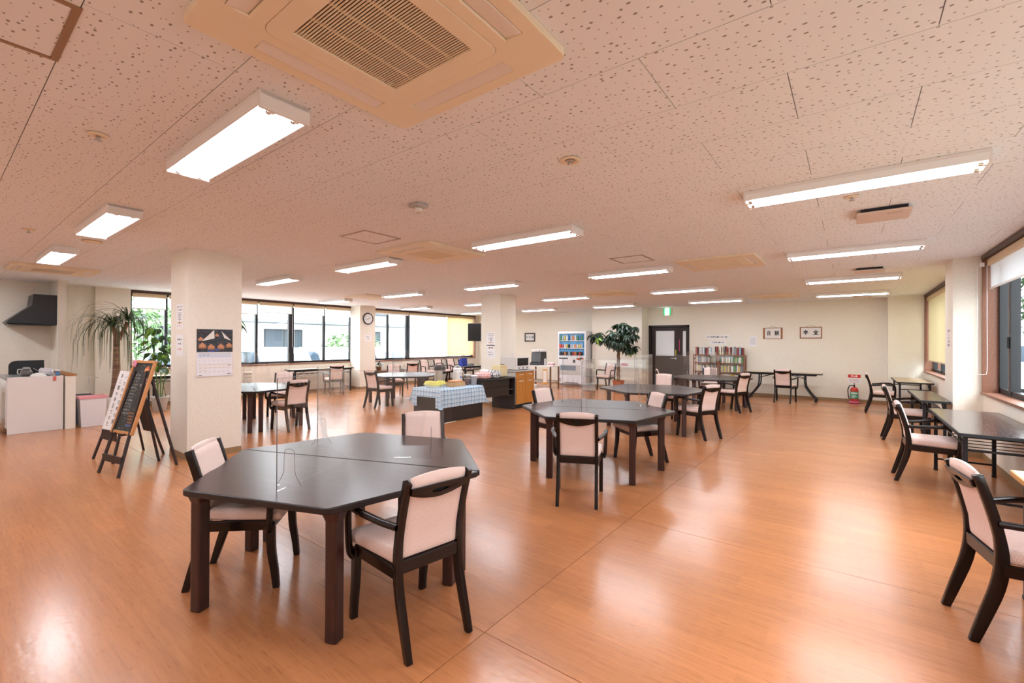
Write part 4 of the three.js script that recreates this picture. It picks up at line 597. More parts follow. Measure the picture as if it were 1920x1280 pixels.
//@@PART3
// ================================================================ NOTICES, FRAMES, WALL THINGS
function sheet(name, label, cat, w, h, pos, turn, map, d = 0.002) { const g = new THREE.BoxGeometry(w, h, d); return solo(name, g, M(0xffffff, 0.8, { map }), label, cat, pos, turn); }
function strokes(g, list, x, y, s, lw, color) { g.strokeStyle = color; g.lineCap = 'round'; g.lineJoin = 'round'; for (const st of list) { g.lineWidth = lw * (st.w || 1); g.beginPath(); st.p.forEach(([a, b], i) => (i ? g.lineTo(x + a * s, y + b * s) : g.moveTo(x + a * s, y + b * s))); g.stroke(); } }
const L = (...p) => ({ p }), KANJI = {
  happy: [L([.25, .16], [.75, .14]), L([.5, .02], [.5, .3]), L([.12, .31], [.88, .28]), L([.34, .36], [.4, .46]), L([.66, .34], [.58, .46]), L([.2, .5], [.8, .48]), L([.08, .67], [.92, .64]), L([.5, .48], [.5, .99])],
  gold: [L([.5, .02], [.3, .24], [.05, .4]), L([.5, .02], [.72, .24], [.97, .38]), L([.32, .38], [.68, .37]), L([.22, .55], [.78, .54]), L([.5, .38], [.5, .92]), L([.32, .64], [.38, .8]), L([.7, .62], [.62, .8]), L([.08, .95], [.93, .93])],
  self: [L([.52, .02], [.42, .14]), L([.25, .16], [.25, .98]), L([.25, .16], [.76, .15], [.76, .98]), L([.27, .4], [.75, .4]), L([.27, .64], [.75, .64]), L([.27, .88], [.75, .88])],
  view: [L([.08, .2], [.45, .18]), L([.2, .05], [.12, .3]), L([.28, .2], [.28, .92]), L([.1, .4], [.45, .38]), L([.1, .56], [.45, .54]), L([.1, .72], [.45, .7]), L([.06, .92], [.48, .9]), L([.56, .08], [.56, .62], [.9, .62], [.9, .08], [.56, .08]), L([.57, .26], [.9, .26]), L([.57, .44], [.9, .44]), L([.64, .62], [.6, .82], [.48, .98]), L([.78, .62], [.78, .9], [.98, .9])],
  tree: [L([.1, .3], [.9, .28]), L([.5, .04], [.5, .98]), L([.48, .3], [.3, .6], [.06, .8]), L([.52, .3], [.72, .6], [.96, .78]), L([.3, .74], [.7, .72])],
  no: [L([.5, .2], [.42, .6], [.28, .8], [.14, .6], [.3, .28], [.55, .18], [.8, .34], [.84, .62], [.62, .88])], i: [L([.2, .2], [.24, .66], [.36, .76]), L([.74, .24], [.86, .58])], shi: [L([.3, .1], [.3, .66], [.46, .86], [.76, .66])], te: [L([.14, .26], [.84, .2], [.5, .44], [.46, .7], [.74, .88])], ko: [L([.26, .26], [.72, .24]), L([.22, .66], [.44, .8], [.8, .74])],
  ta: [L([.1, .28], [.54, .26]), L([.32, .08], [.14, .88]), L([.54, .46], [.84, .44]), L([.5, .72], [.62, .86], [.9, .8])], wa: [L([.28, .1], [.28, .92]), L([.1, .36], [.36, .32], [.1, .72]), L([.36, .54], [.66, .34], [.9, .52], [.72, .84], [.56, .88])],
};
const KEYS = ['tree', 'no', 'view', 'i', 'happy', 'shi', 'te', 'ko', 'ta', 'wa', 'gold', 'self'];
function textRow(g, n, x, y, s, lw, color, off = 0) { for (let i = 0; i < n; i++) strokes(g, KANJI[KEYS[(i * 5 + off) % KEYS.length]], x + i * s * 1.12, y, s, lw, color); }
const noticeA = canvasTex(256, 360, (g, w, h) => { g.fillStyle = '#f4f1f1'; g.fillRect(0, 0, w, h); textRow(g, 9, 26, 30, 20, 3, '#4a4a50'); textRow(g, 8, 34, 74, 20, 3, '#4a4a50', 3); g.strokeStyle = '#55565a'; g.lineWidth = 5; g.strokeRect(66, 128, 124, 92); g.fillStyle = '#3b4038'; g.fillRect(100, 140, 14, 60); g.fillRect(138, 150, 34, 12); g.beginPath(); g.moveTo(128, 150); g.lineTo(160, 210); g.lineTo(140, 216); g.fill(); g.fillRect(126, 214, 10, 50); g.fillStyle = '#d8a860'; g.fillRect(46, 262, 160, 16); g.fillStyle = '#3b3028'; g.beginPath(); g.arc(131, 268, 14, 0, 7); g.fill(); textRow(g, 7, 44, 300, 20, 2.6, '#c58a5a', 2); });
const noticeB = canvasTex(256, 360, (g, w, h) => { g.fillStyle = '#f4f1f1'; g.fillRect(0, 0, w, h); textRow(g, 5, 52, 70, 26, 5, '#3c3a3e', 4); textRow(g, 4, 62, 140, 28, 5, '#3c3a3e', 7); textRow(g, 4, 60, 230, 30, 6, '#d9783c', 1); });
const noticeC = canvasTex(256, 360, (g, w, h) => { g.fillStyle = '#f4f1f1'; g.fillRect(0, 0, w, h); for (const x of [88, 168]) { g.fillStyle = '#f0d4bd'; g.beginPath(); g.arc(x, 96, 30, 0, 7); g.fill(); g.fillStyle = '#5c3a2c'; g.beginPath(); g.arc(x, 86, 31, Math.PI, 0); g.lineTo(x + 31, 100); g.lineTo(x + 22, 84); g.lineTo(x - 22, 84); g.lineTo(x - 31, 104); g.fill(); g.fillStyle = '#ffffff'; g.fillRect(x - 18, 104, 36, 20); } textRow(g, 6, 50, 180, 23, 4, '#4a4648', 2); textRow(g, 6, 50, 240, 24, 4.4, '#3a3638', 5); g.fillStyle = '#9a9496'; g.fillRect(46, 296, 164, 4); });
sheet('notice_sheet', 'white notice with sitting figure drawing, upper one on the calendar column', 'notice', 0.24, 0.31, [-6.62, 1.74, -1.9035], 0, noticeA);
sheet('notice_sheet', 'white notice with orange lettering, lower one on the calendar column', 'notice', 0.25, 0.27, [-6.62, 1.385, -1.9035], 0, noticeB);
sheet('notice_sheet', 'white notice with seated figure drawing on the desk column', 'notice', 0.25, 0.31, [-6.65, 1.52, -7.9285], 0, noticeA);
sheet('notice_sheet', 'white notice showing two masked faces on the desk column', 'notice', 0.25, 0.31, [-6.65, 1.225, -7.9285], 0, noticeC);
sheet('notice_sheet', 'small white notice under the round clock', 'notice', 0.24, 0.2, [-11.898, 1.56, -8.28], Math.PI / 2, noticeB);
{
  const cal = canvasTex(384, 280, (g, w, h) => { g.fillStyle = '#33353b'; g.fillRect(0, 0, w, h); let s = 3; const q = () => { s = (s * 1103515245 + 12345) & 0x7fffffff; return s / 0x7fffffff; }; for (let i = 0; i < 260; i++) { g.fillStyle = ['#26282e', '#444854', '#4c5468', '#5a4a42', '#2f3a34'][i % 5]; g.fillRect(q() * w, q() * h, 8 + q() * 22, 4 + q() * 10); } const blob = (x, y, r) => { g.fillStyle = '#b47a56'; g.beginPath(); g.ellipse(x, y + r * 0.15, r * 0.95, r * 0.7, 0, Math.PI, 0); g.lineTo(x + r * 0.8, y + r * 0.8); g.lineTo(x - r * 0.8, y + r * 0.8); g.fill(); g.fillStyle = '#cf9672'; g.fillRect(x - r * 0.5, y - r * 0.3, r, r * 0.7); g.fillStyle = '#8a5640'; g.fillRect(x - r * 0.06, y, r * 0.12, r * 0.7); g.fillStyle = '#c88f6c'; g.beginPath(); g.ellipse(x, y - r * 0.62, r * 0.27, r * 0.32, 0, 0, 7); g.fill(); g.fillStyle = '#2a2422'; g.beginPath(); g.ellipse(x, y - r * 0.8, r * 0.27, r * 0.2, 0, Math.PI, 0); g.fill(); }; blob(40, 120, 30); blob(58, 200, 44); blob(150, 215, 42); blob(255, 210, 42); blob(345, 195, 38); blob(212, 70, 24); g.fillStyle = '#e8e2da'; g.beginPath(); g.moveTo(180, 8); g.lineTo(186, 112); g.lineTo(52, 146); g.fill(); g.beginPath(); g.moveTo(258, 22); g.lineTo(370, 138); g.lineTo(292, 108); g.fill(); g.fillStyle = '#4a5c9a'; g.fillRect(110, 258, 70, 22); g.fillRect(190, 236, 40, 30); });
  const grid = canvasTex(384, 290, (g, w, h) => { g.fillStyle = '#eceaf0'; g.fillRect(0, 0, w, h); g.fillStyle = '#d4dae6'; g.fillRect(14, 8, w - 28, 54); g.font = '30px sans-serif'; g.fillStyle = '#8a93b2'; g.fillText('6', 30, 46); textRow(g, 3, 60, 22, 22, 2.4, '#9aa2bc'); g.font = '15px sans-serif'; for (let r = 0; r < 4; r++) for (let c = 0; c < 7; c++) { const d = r * 7 + c + 1; g.fillStyle = '#7d7f88'; g.fillText(String(d), 26 + c * 50, 104 + r * 46); if (r > 0 && r < 3 || (r === 3 && c < 2)) { g.fillStyle = '#dcc98c'; g.fillRect(20 + c * 50, 112 + r * 36, 44, 5); } } g.fillStyle = '#55565e'; g.fillRect(330, 158, 40, 6); g.fillRect(322, 264, 46, 7); g.fillRect(22, 272, 30, 6); });
  const c = thing('wall_calendar', 'wall calendar with dark photo above its white date page', 'calendar', [-6.3435, 1.295, -2.195], Math.PI / 2);
  part(c, 'photo_page', new THREE.BoxGeometry(0.395, 0.285, 0.004).translate(0, 0.148, 0.002), M(0xffffff, 0.55, { map: cal })); const d = part(c, 'date_page', new THREE.BoxGeometry(0.395, 0.295, 0.003).rotateX(-0.02).translate(0, -0.145, 0.004), M(0xffffff, 0.7, { map: grid })); part(c, 'binding', rb(-0.1975, 0.1975, -0.002, 0.006, 0, 0.007, 0.002), mt.white);
}
function frameSet(name, label, w, h, x, y, z, fm, keys, thick = 0.025, sideBands = 0, cord = true, ink = '#232122', turn = 0) {
  const t = thing(name, label, 'picture', [x, y, z], turn), a = w / 2, b = h / 2;
  part(t, 'frame', join(rb(-a, a, b - thick, b, 0, 0.018, 0.003), rb(-a, a, -b, -b + thick, 0, 0.018, 0.003), rb(-a, -a + thick + sideBands, -b, b, 0, 0.018, 0.003), rb(a - thick - sideBands, a, -b, b, 0, 0.018, 0.003)), fm);
  const map = canvasTex(256, 160, (g, W, H) => { g.fillStyle = '#e9e3df'; g.fillRect(0, 0, W, H); keys.forEach((k, i) => strokes(g, KANJI[k], 256 / keys.length * i + 128 / keys.length - 36, 40, 72, keys.length > 2 ? 8 : 9, ink)); });
  part(t, 'calligraphy', new THREE.BoxGeometry(w - 2 * thick - 2 * sideBands, h - 2 * thick, 0.004).translate(0, 0, 0.006), M(0xffffff, 0.8, { map }));
  if (cord) part(t, 'cord', tube([[-a * 0.45, b - 0.005, 0.01], [0, b + 0.05, 0.006], [a * 0.45, b - 0.005, 0.01]], 0.003, 20, 6), mt.brown); return t;
}
const frm = M(0x9c6238, 0.5);
frameSet('calligraphy_hanging', 'calligraphy hanging with wide brown side bands on the back wall', 0.46, 0.3, -1.7, 1.72, ZB + 0.001, frm, ['self', 'view'], 0.012, 0.03);
frameSet('calligraphy_hanging', 'brown framed calligraphy with two bold characters near the corner', 0.48, 0.3, -0.84, 1.73, ZB + 0.001, frm, ['happy', 'gold'], 0.022);
frameSet('wall_frame', 'black framed brush picture beside the vending machine', 0.48, 0.33, -9.75, 1.65, ZB + 0.001, M(0x2e2624, 0.5), ['no', 'wa', 'view'], 0.045, 0, false, '#5c7888');
{
  const s1 = canvasTex(384, 72, (g, w, h) => { g.fillStyle = '#f2eeec'; g.fillRect(0, 0, w, h); textRow(g, 11, 22, 22, 28, 4.5, '#4a4648', 1); }), s2 = canvasTex(288, 72, (g, w, h) => { g.fillStyle = '#f2eeec'; g.fillRect(0, 0, w, h); textRow(g, 7, 34, 22, 28, 4, '#5a5658', 6); });
  sheet('paper_sign', 'long white lettered strip above the book racks', 'sign', 0.66, 0.12, [-3.09, 1.63, ZB + 0.002], 0, s1); sheet('paper_sign', 'shorter white lettered strip below the long one, over the book racks', 'sign', 0.44, 0.12, [-3.09, 1.47, ZB + 0.002], 0, s2);
  const s3 = canvasTex(128, 192, (g, w, h) => { g.fillStyle = '#efecee'; g.fillRect(0, 0, w, h); g.fillStyle = '#a9a8b4'; for (let i = 0; i < 6; i++) g.fillRect(22 + i * 15, 26, 4, 130); }); sheet('paper_note', 'pale written note between book racks and calligraphy', 'note', 0.18, 0.28, [-2.18, 1.5, ZB + 0.002], 0, s3);
  const s4 = canvasTex(64, 256, (g, w, h) => { g.fillStyle = '#efe6e2'; g.fillRect(0, 0, w, h); for (let i = 0; i < 5; i++) strokes(g, KANJI[KEYS[(i * 3 + 2) % 12]], 14, 14 + i * 47, 36, 4, '#7a6a70'); }); sheet('paper_strip', 'narrow vertical lettered strip on the daylit column side', 'notice', 0.3, 0.26, [1.049, 1.52, -8.38], -Math.PI / 2, s4);
  const s5 = canvasTex(192, 96, (g, w, h) => { g.fillStyle = '#c9586a'; g.fillRect(0, 0, w, h); textRow(g, 5, 18, 32, 30, 4, '#f4e4e2', 3); }); sheet('red_plate', 'small red lettered plate on the pilaster behind the money tree', 'sign', 0.22, 0.08, [-5.72, 0.76, -13.418], 0, s5);
}
{ // clock
  const face = canvasTex(256, 256, (g, w, h) => { g.fillStyle = '#e9e7e4'; g.fillRect(0, 0, w, h); g.fillStyle = '#2c2a2a'; g.font = '26px sans-serif'; g.textAlign = 'center'; g.textBaseline = 'middle'; for (let i = 1; i <= 12; i++) { const a = i / 12 * Math.PI * 2; g.fillText(String(i), 128 + Math.sin(a) * 94, 128 - Math.cos(a) * 94); } });
  const c = thing('wall_clock', 'round black rimmed wall clock on the wall column', 'clock', [-11.899, 2.16, -8.27], Math.PI / 2);
  part(c, 'rim', new THREE.TorusGeometry(0.165, 0.018, 12, 40).translate(0, 0, 0.025), M(0x2a2320, 0.35)); part(c, 'case', new THREE.CylinderGeometry(0.165, 0.165, 0.03, 36).rotateX(Math.PI / 2).translate(0, 0, 0.015), M(0x2a2320, 0.4)); const f = part(c, 'dial', new THREE.CircleGeometry(0.155, 40).translate(0, 0, 0.031), M(0xffffff, 0.5, { map: face }));
  part(c, 'hour_hand', new THREE.BoxGeometry(0.012, 0.08, 0.002).translate(0, 0.035, 0.034).rotateZ(-1.2), mt.matteBlack); part(c, 'minute_hand', new THREE.BoxGeometry(0.008, 0.125, 0.002).translate(0, 0.055, 0.037).rotateZ(2.0), mt.matteBlack); part(c, 'hub', new THREE.CylinderGeometry(0.01, 0.01, 0.006, 12).rotateX(Math.PI / 2).translate(0, 0, 0.038), mt.matteBlack);
}
{ // television on an arm
  const t = thing('television', 'black television hung from the desk column', 'television', [-7.32, 1.69, -8.32], 0.12); part(t, 'cabinet', rb(-0.36, 0.3, -0.22, 0.22, -0.03, 0.03, 0.01), mt.matteBlack); part(t, 'screen', bx(-0.34, 0.28, -0.2, 0.2, 0.0305, 0.032), M(0x1f1b1a, 0.25)); part(t, 'mount_arm', bar([0.2, 0, -0.03], [0.375, 0, 0.03], 0.02), mt.steel); part(t, 'top_ledge', rb(-0.34, 0.28, 0.221, 0.232, -0.03, 0.03, 0.003), mt.grey);
}
{ // exit sign
  const map = canvasTex(128, 128, (g, w, h) => { g.fillStyle = '#f2fff6'; g.fillRect(0, 0, w, h); g.fillStyle = '#18b46a'; g.fillRect(0, 0, 24, h); g.fillRect(104, 0, 24, h); g.strokeStyle = '#159a5c'; g.lineWidth = 11; g.lineCap = 'round'; g.lineJoin = 'round'; g.beginPath(); g.arc(70, 30, 6, 0, 7); g.stroke(); g.beginPath(); g.moveTo(66, 46); g.lineTo(58, 74); g.lineTo(76, 86); g.lineTo(72, 110); g.moveTo(58, 74); g.lineTo(48, 92); g.lineTo(34, 94); g.moveTo(66, 48); g.lineTo(48, 56); g.lineTo(44, 70); g.moveTo(66, 48); g.lineTo(82, 60); g.lineTo(92, 54); g.stroke(); });
  const s = thing('exit_sign', 'green and white running figure exit sign above the dark door', 'sign', [-4.545, 2.415, ZB + 0.001]); part(s, 'housing', rb(-0.12, 0.12, -0.12, 0.12, 0, 0.045, 0.006), mt.plastic); part(s, 'lit_sign_face', new THREE.PlaneGeometry(0.225, 0.225).translate(0, 0, 0.0455), M(0xffffff, 0.5, { map, emissiveMap: map, emissive: new THREE.Color(1, 1, 1), emissiveIntensity: 0.75 }));
  const pl = new THREE.PointLight(new THREE.Color(0.7, 1, 0.82), 0.08); pl.position.set(-4.545, 2.415, ZB + 0.08); pl.castShadow = true; scene.add(pl);
}
{ // fire extinguisher
  const m = canvasTex(192, 144, (g, w, h) => { g.fillStyle = '#f3eeee'; g.fillRect(0, 0, w, h); g.fillStyle = '#d8382c'; g.fillRect(0, 0, w, 50); textRow(g, 3, 46, 10, 30, 5, '#fff2ee', 4); g.fillStyle = '#c9a9a4'; for (let i = 0; i < 3; i++) g.fillRect(20, 72 + i * 22, 150, 8); }); sheet('extinguisher_sign', 'red and white sign plate above the fire extinguisher', 'sign', 0.25, 0.22, [0.06, 0.57, ZB + 0.004], 0, m, 0.004);
  const lab = canvasTex(128, 128, (g, w, h) => { g.fillStyle = '#3f9a78'; g.fillRect(0, 0, w, h); g.fillStyle = '#e8f0e8'; g.fillRect(20, 14, 88, 26); g.fillRect(30, 58, 50, 10); g.fillRect(30, 80, 70, 10); g.fillRect(30, 102, 40, 10); });
  const t = thing('fire_extinguisher', 'fire extinguisher with green label on a pink base', 'extinguisher', [0.06, 0, -13.68]); part(t, 'body', lathe([[0, 0.03], [0.075, 0.03], [0.082, 0.04], [0.082, 0.33], [0.06, 0.375], [0.025, 0.395], [0, 0.395]], 26), M(0xc93a30, 0.35)); part(t, 'label', new THREE.CylinderGeometry(0.083, 0.083, 0.17, 26, 1, true, -1.3, 2.6).translate(0, 0.2, 0), M(0xffffff, 0.45, { map: lab })); part(t, 'base', lathe([[0, 0], [0.11, 0], [0.11, 0.03], [0.09, 0.05], [0, 0.05]], 24), M(0xd96a92, 0.5)); part(t, 'valve', join(cyl(0.018, 0.014, 0.39, 0.44, 12), rb(-0.015, 0.015, 0.43, 0.455, -0.01, 0.08, 0.004), rb(-0.014, 0.014, 0.47, 0.485, -0.01, 0.09, 0.004)), mt.steel); part(t, 'hose', tube([[-0.015, 0.43, 0], [-0.09, 0.42, 0.01], [-0.125, 0.32, 0.02], [-0.115, 0.18, 0.03], [-0.095, 0.1, 0.03]], 0.011, 26), mt.matteBlack);
}

// ================================================================ KITCHEN CORNER
{
  const h = thing('cooker_hood', 'black cooker hood fixed to the stub wall', 'hood', [-12.02, 0, -1.468]); part(h, 'hood_shell', extr([[0.002, 1.73], [0.62, 1.75], [0.6, 1.785], [0.31, 2.07], [0.29, 2.27], [0.002, 2.27]], 0.66, 0.004).rotateY(-Math.PI / 2).translate(0.33, 0, 0.004), M(0x1c1c20, 0.4)); part(h, 'lip', rb(-0.33, 0.33, 1.715, 1.735, 0.02, 0.6, 0.004), mt.steel);
  const w = thing('low_wall', 'cream low wall with wooden cap beside the kitchen unit', 'low wall', [-10.88, 0, -1.44]); w.userData.kind = 'structure'; part(w, 'wall_panel', bx(-0.715, 0.715, 0, 0.865, -0.06, 0.06), mt.wall); part(w, 'wooden_cap', rb(-0.715, 0.73, 0.866, 0.89, -0.075, 0.062, 0.004), M(0xa5672f, 0.5)); part(w, 'baseboard', bx(-0.715, 0.72, 0, 0.07, -0.066, -0.06), mt.base);
  const c = thing('kitchen_unit', 'white panelled kitchen unit end beside the cream low wall', 'cabinet', [-10.82, 0, -1.058]); part(c, 'body', bx(-0.6, 0.59, 0.06, 0.84, -0.3, 0.3), mt.plastic); part(c, 'end_panel', rb(0.59, 0.61, 0, 0.87, -0.305, 0.305, 0.003), M(0xeae3df, 0.5)); part(c, 'worktop', rb(-0.6, 0.588, 0.84, 0.866, -0.3, 0.32, 0.004), M(0xa9a8aa, 0.3, { metalness: 0.6 })); part(c, 'door', rb(-0.58, 0, 0.1, 0.82, 0.3, 0.318, 0.003), mt.white); part(c, 'door', rb(0.006, 0.58, 0.1, 0.82, 0.3, 0.318, 0.003), mt.white);
  const b = thing('stove_backguard', 'black rounded splash board standing on the kitchen unit', 'splash board', [-11.3, 0.866, -1.06]); { const s = roundPoly([[-0.2, 0], [0.21, 0], [0.21, 0.225], [-0.2, 0.225]], 0.004); const q = new THREE.Shape(); q.moveTo(-0.2, 0); q.lineTo(0.21, 0); q.lineTo(0.21, 0.14); q.quadraticCurveTo(0.2, 0.225, 0.1, 0.225); q.lineTo(-0.2, 0.225); q.closePath(); part(b, 'board', extr(q, 0.03, 0.004, 10).rotateY(-Math.PI / 2).translate(0.015, 0, 0), M(0x17181b, 0.35)); part(b, 'foot', rb(-0.06, 0.06, 0, 0.012, -0.18, 0.18, 0.004), mt.steel); }
  const T = 0.867;
  const cs = thing('coffee_server', 'round glass coffee server half full on the kitchen unit', 'coffee server', [-10.52, T, -0.98]); part(cs, 'glass', lathe([[0.001, 0.002], [0.05, 0.002], [0.068, 0.03], [0.066, 0.075], [0.045, 0.11], [0.04, 0.12]], 24), P(0xdcdcdc, 0.05, { transmission: 0.85, thickness: 0 })); part(cs, 'coffee', lathe([[0, 0.004], [0.048, 0.004], [0.064, 0.03], [0.064, 0.06], [0, 0.06]], 24), M(0x2a120b, 0.2)); part(cs, 'lid', lathe([[0.046, 0.115], [0.05, 0.13], [0.03, 0.145], [0, 0.148]], 20), P(0xb9b4b0, 0.25, { transmission: 0.4, thickness: 0 })); part(cs, 'handle', tube([[0, 0.11, 0.045], [0, 0.11, 0.09], [0, 0.05, 0.095], [0, 0.03, 0.07]], 0.007, 20), M(0xcfcac8, 0.4));
  const bw = thing('upturned_bowl', 'white bowl turned upside down on the kitchen unit', 'bowl', [-10.38, T, -1.1]); part(bw, 'bowl', lathe([[0.095, 0], [0.09, 0.02], [0.06, 0.042], [0.03, 0.048], [0, 0.048]], 28), mt.white); part(bw, 'foot_ring', new THREE.TorusGeometry(0.028, 0.004, 8, 24).rotateX(Math.PI / 2).translate(0, 0.049, 0), mt.white);
  bundle('plastic_bag', 'crumpled white plastic bag on the kitchen unit', 'bag', -10.5, -1.2, 0.13, 0.12, 0.16, P(0xf0ecf0, 0.3, { transmission: 0.25, thickness: 0 }), T);
  const ld = thing('ladle', 'steel ladle leaning across the dishes on the kitchen unit', 'ladle', [-10.36, T, -1.2]); part(ld, 'handle', bar([0, 0.03, 0.04], [0.0, 0.13, 0.16], 0.004), mt.chrome); part(ld, 'cup', new THREE.SphereGeometry(0.03, 18, 10, 0, Math.PI * 2, Math.PI / 2, Math.PI / 2).translate(0, 0.032, 0.02), mt.chrome);
  const jr = thing('spice_jar', 'small glass jar with blue label on the kitchen unit', 'jar', [-10.33, T, -1.31]); part(jr, 'jar', lathe([[0, 0], [0.026, 0], [0.028, 0.08], [0, 0.08]], 16), P(0x9aa0a6, 0.1, { transmission: 0.5, thickness: 0 })); part(jr, 'lid', lathe([[0.03, 0.08], [0.03, 0.1], [0, 0.1]], 16), mt.white); part(jr, 'label', lathe([[0.0285, 0.02], [0.0292, 0.05]], 16), M(0x3f86c4, 0.6));
  const tg = thing('hanging_tag', 'red tag hanging over the edge of the kitchen unit', 'tag', [-10.2, T, -1.26]); part(tg, 'card', rb(0.002, 0.005, -0.075, 0.0, -0.018, 0.018, 0.001), M(0xd96a62, 0.6)); part(tg, 'cord', tube([[-0.02, 0.004, 0.0], [0.003, 0.006, 0], [0.004, -0.006, 0]], 0.002, 10, 5), mt.white);
  const k = thing('trolley_cart', 'white trolley table with wire legs at the kitchen unit', 'trolley', [-10.55, 0, -0.5]); part(k, 'tabletop', rb(-0.3, 0.3, 0.7, 0.73, -0.2, 0.2, 0.01), M(0xe6eadf, 0.45)); for (const x of [-0.26, 0.26]) for (const z of [-0.16, 0.16]) part(k, 'leg', bar([x, 0.05, z], [x, 0.7, z], 0.012), mt.chrome); part(k, 'lower_shelf', rb(-0.28, 0.28, 0.2, 0.22, -0.18, 0.18, 0.005), mt.grey); for (const x of [-0.26, 0.26]) for (const z of [-0.16, 0.16]) part(k, 'castor', new THREE.CylinderGeometry(0.026, 0.026, 0.02, 14).rotateX(Math.PI / 2).translate(x, 0.027, z), mt.matteBlack);
  const bin = (x, z, w, d, hh, body, rim, label, open) => { const t = thing('waste_bin', label, 'bin', [x, 0, z]); const sh = (s, y) => [[-d * s, y, -w * s], [d * s, y, -w * s], [d * s, y, w * s], [-d * s, y, w * s]]; const g = new THREE.CylinderGeometry(1, 0.86, hh, 4, 1, true).rotateY(Math.PI / 4).scale(d * 1.414, 1, w * 1.414).translate(0, hh / 2 + 0.004, 0); body.side = THREE.DoubleSide; part(t, 'body', toCreasedNormals(g, 0.3), body); part(t, 'bottom', bx(-d * 0.85, d * 0.85, 0, 0.01, -w * 0.85, w * 0.85), body); part(t, 'rim', join(rb(-d - 0.012, d + 0.012, hh - 0.035, hh + 0.005, w - 0.004, w + 0.012, 0.004), rb(-d - 0.012, d + 0.012, hh - 0.035, hh + 0.005, -w - 0.012, -w + 0.004, 0.004), rb(d - 0.004, d + 0.012, hh - 0.035, hh + 0.005, -w, w, 0.004), rb(-d - 0.012, -d + 0.004, hh - 0.035, hh + 0.005, -w, w, 0.004)), rim); part(t, 'bin_liner', bx(-d * 0.97, d * 0.97, hh - 0.06, hh - 0.055, -w * 0.97, w * 0.97), M(0xf0eaec, 0.5)); };
  bin(-10.3, -1.72, 0.17, 0.14, 0.5, M(0xe9e4e6, 0.5), M(0xe8a0a4, 0.5), 'white waste bin with pink rim beside the low wall'); bin(-10.64, -1.64, 0.13, 0.12, 0.5, M(0x5f646c, 0.5), M(0x4a4f58, 0.5), 'grey waste bin behind the white pink rimmed one');
  const st = thing('wire_stand', 'thin grey folding wire stand behind the waste bin', 'stand', [-11.05, 0, -1.83]); part(st, 'post', bar([0, 0, -0.04], [0, 0.78, 0.03], 0.007), mt.grey); part(st, 'post', bar([0, 0, 0.08], [0, 0.78, 0.03], 0.007), mt.grey); part(st, 'hook', bar([0, 0.78, 0.035], [0, 0.76, -0.1], 0.007), mt.grey); part(st, 'foot', rb(-0.1, 0.1, 0, 0.012, -0.06, 0.1, 0.004), mt.grey);
}

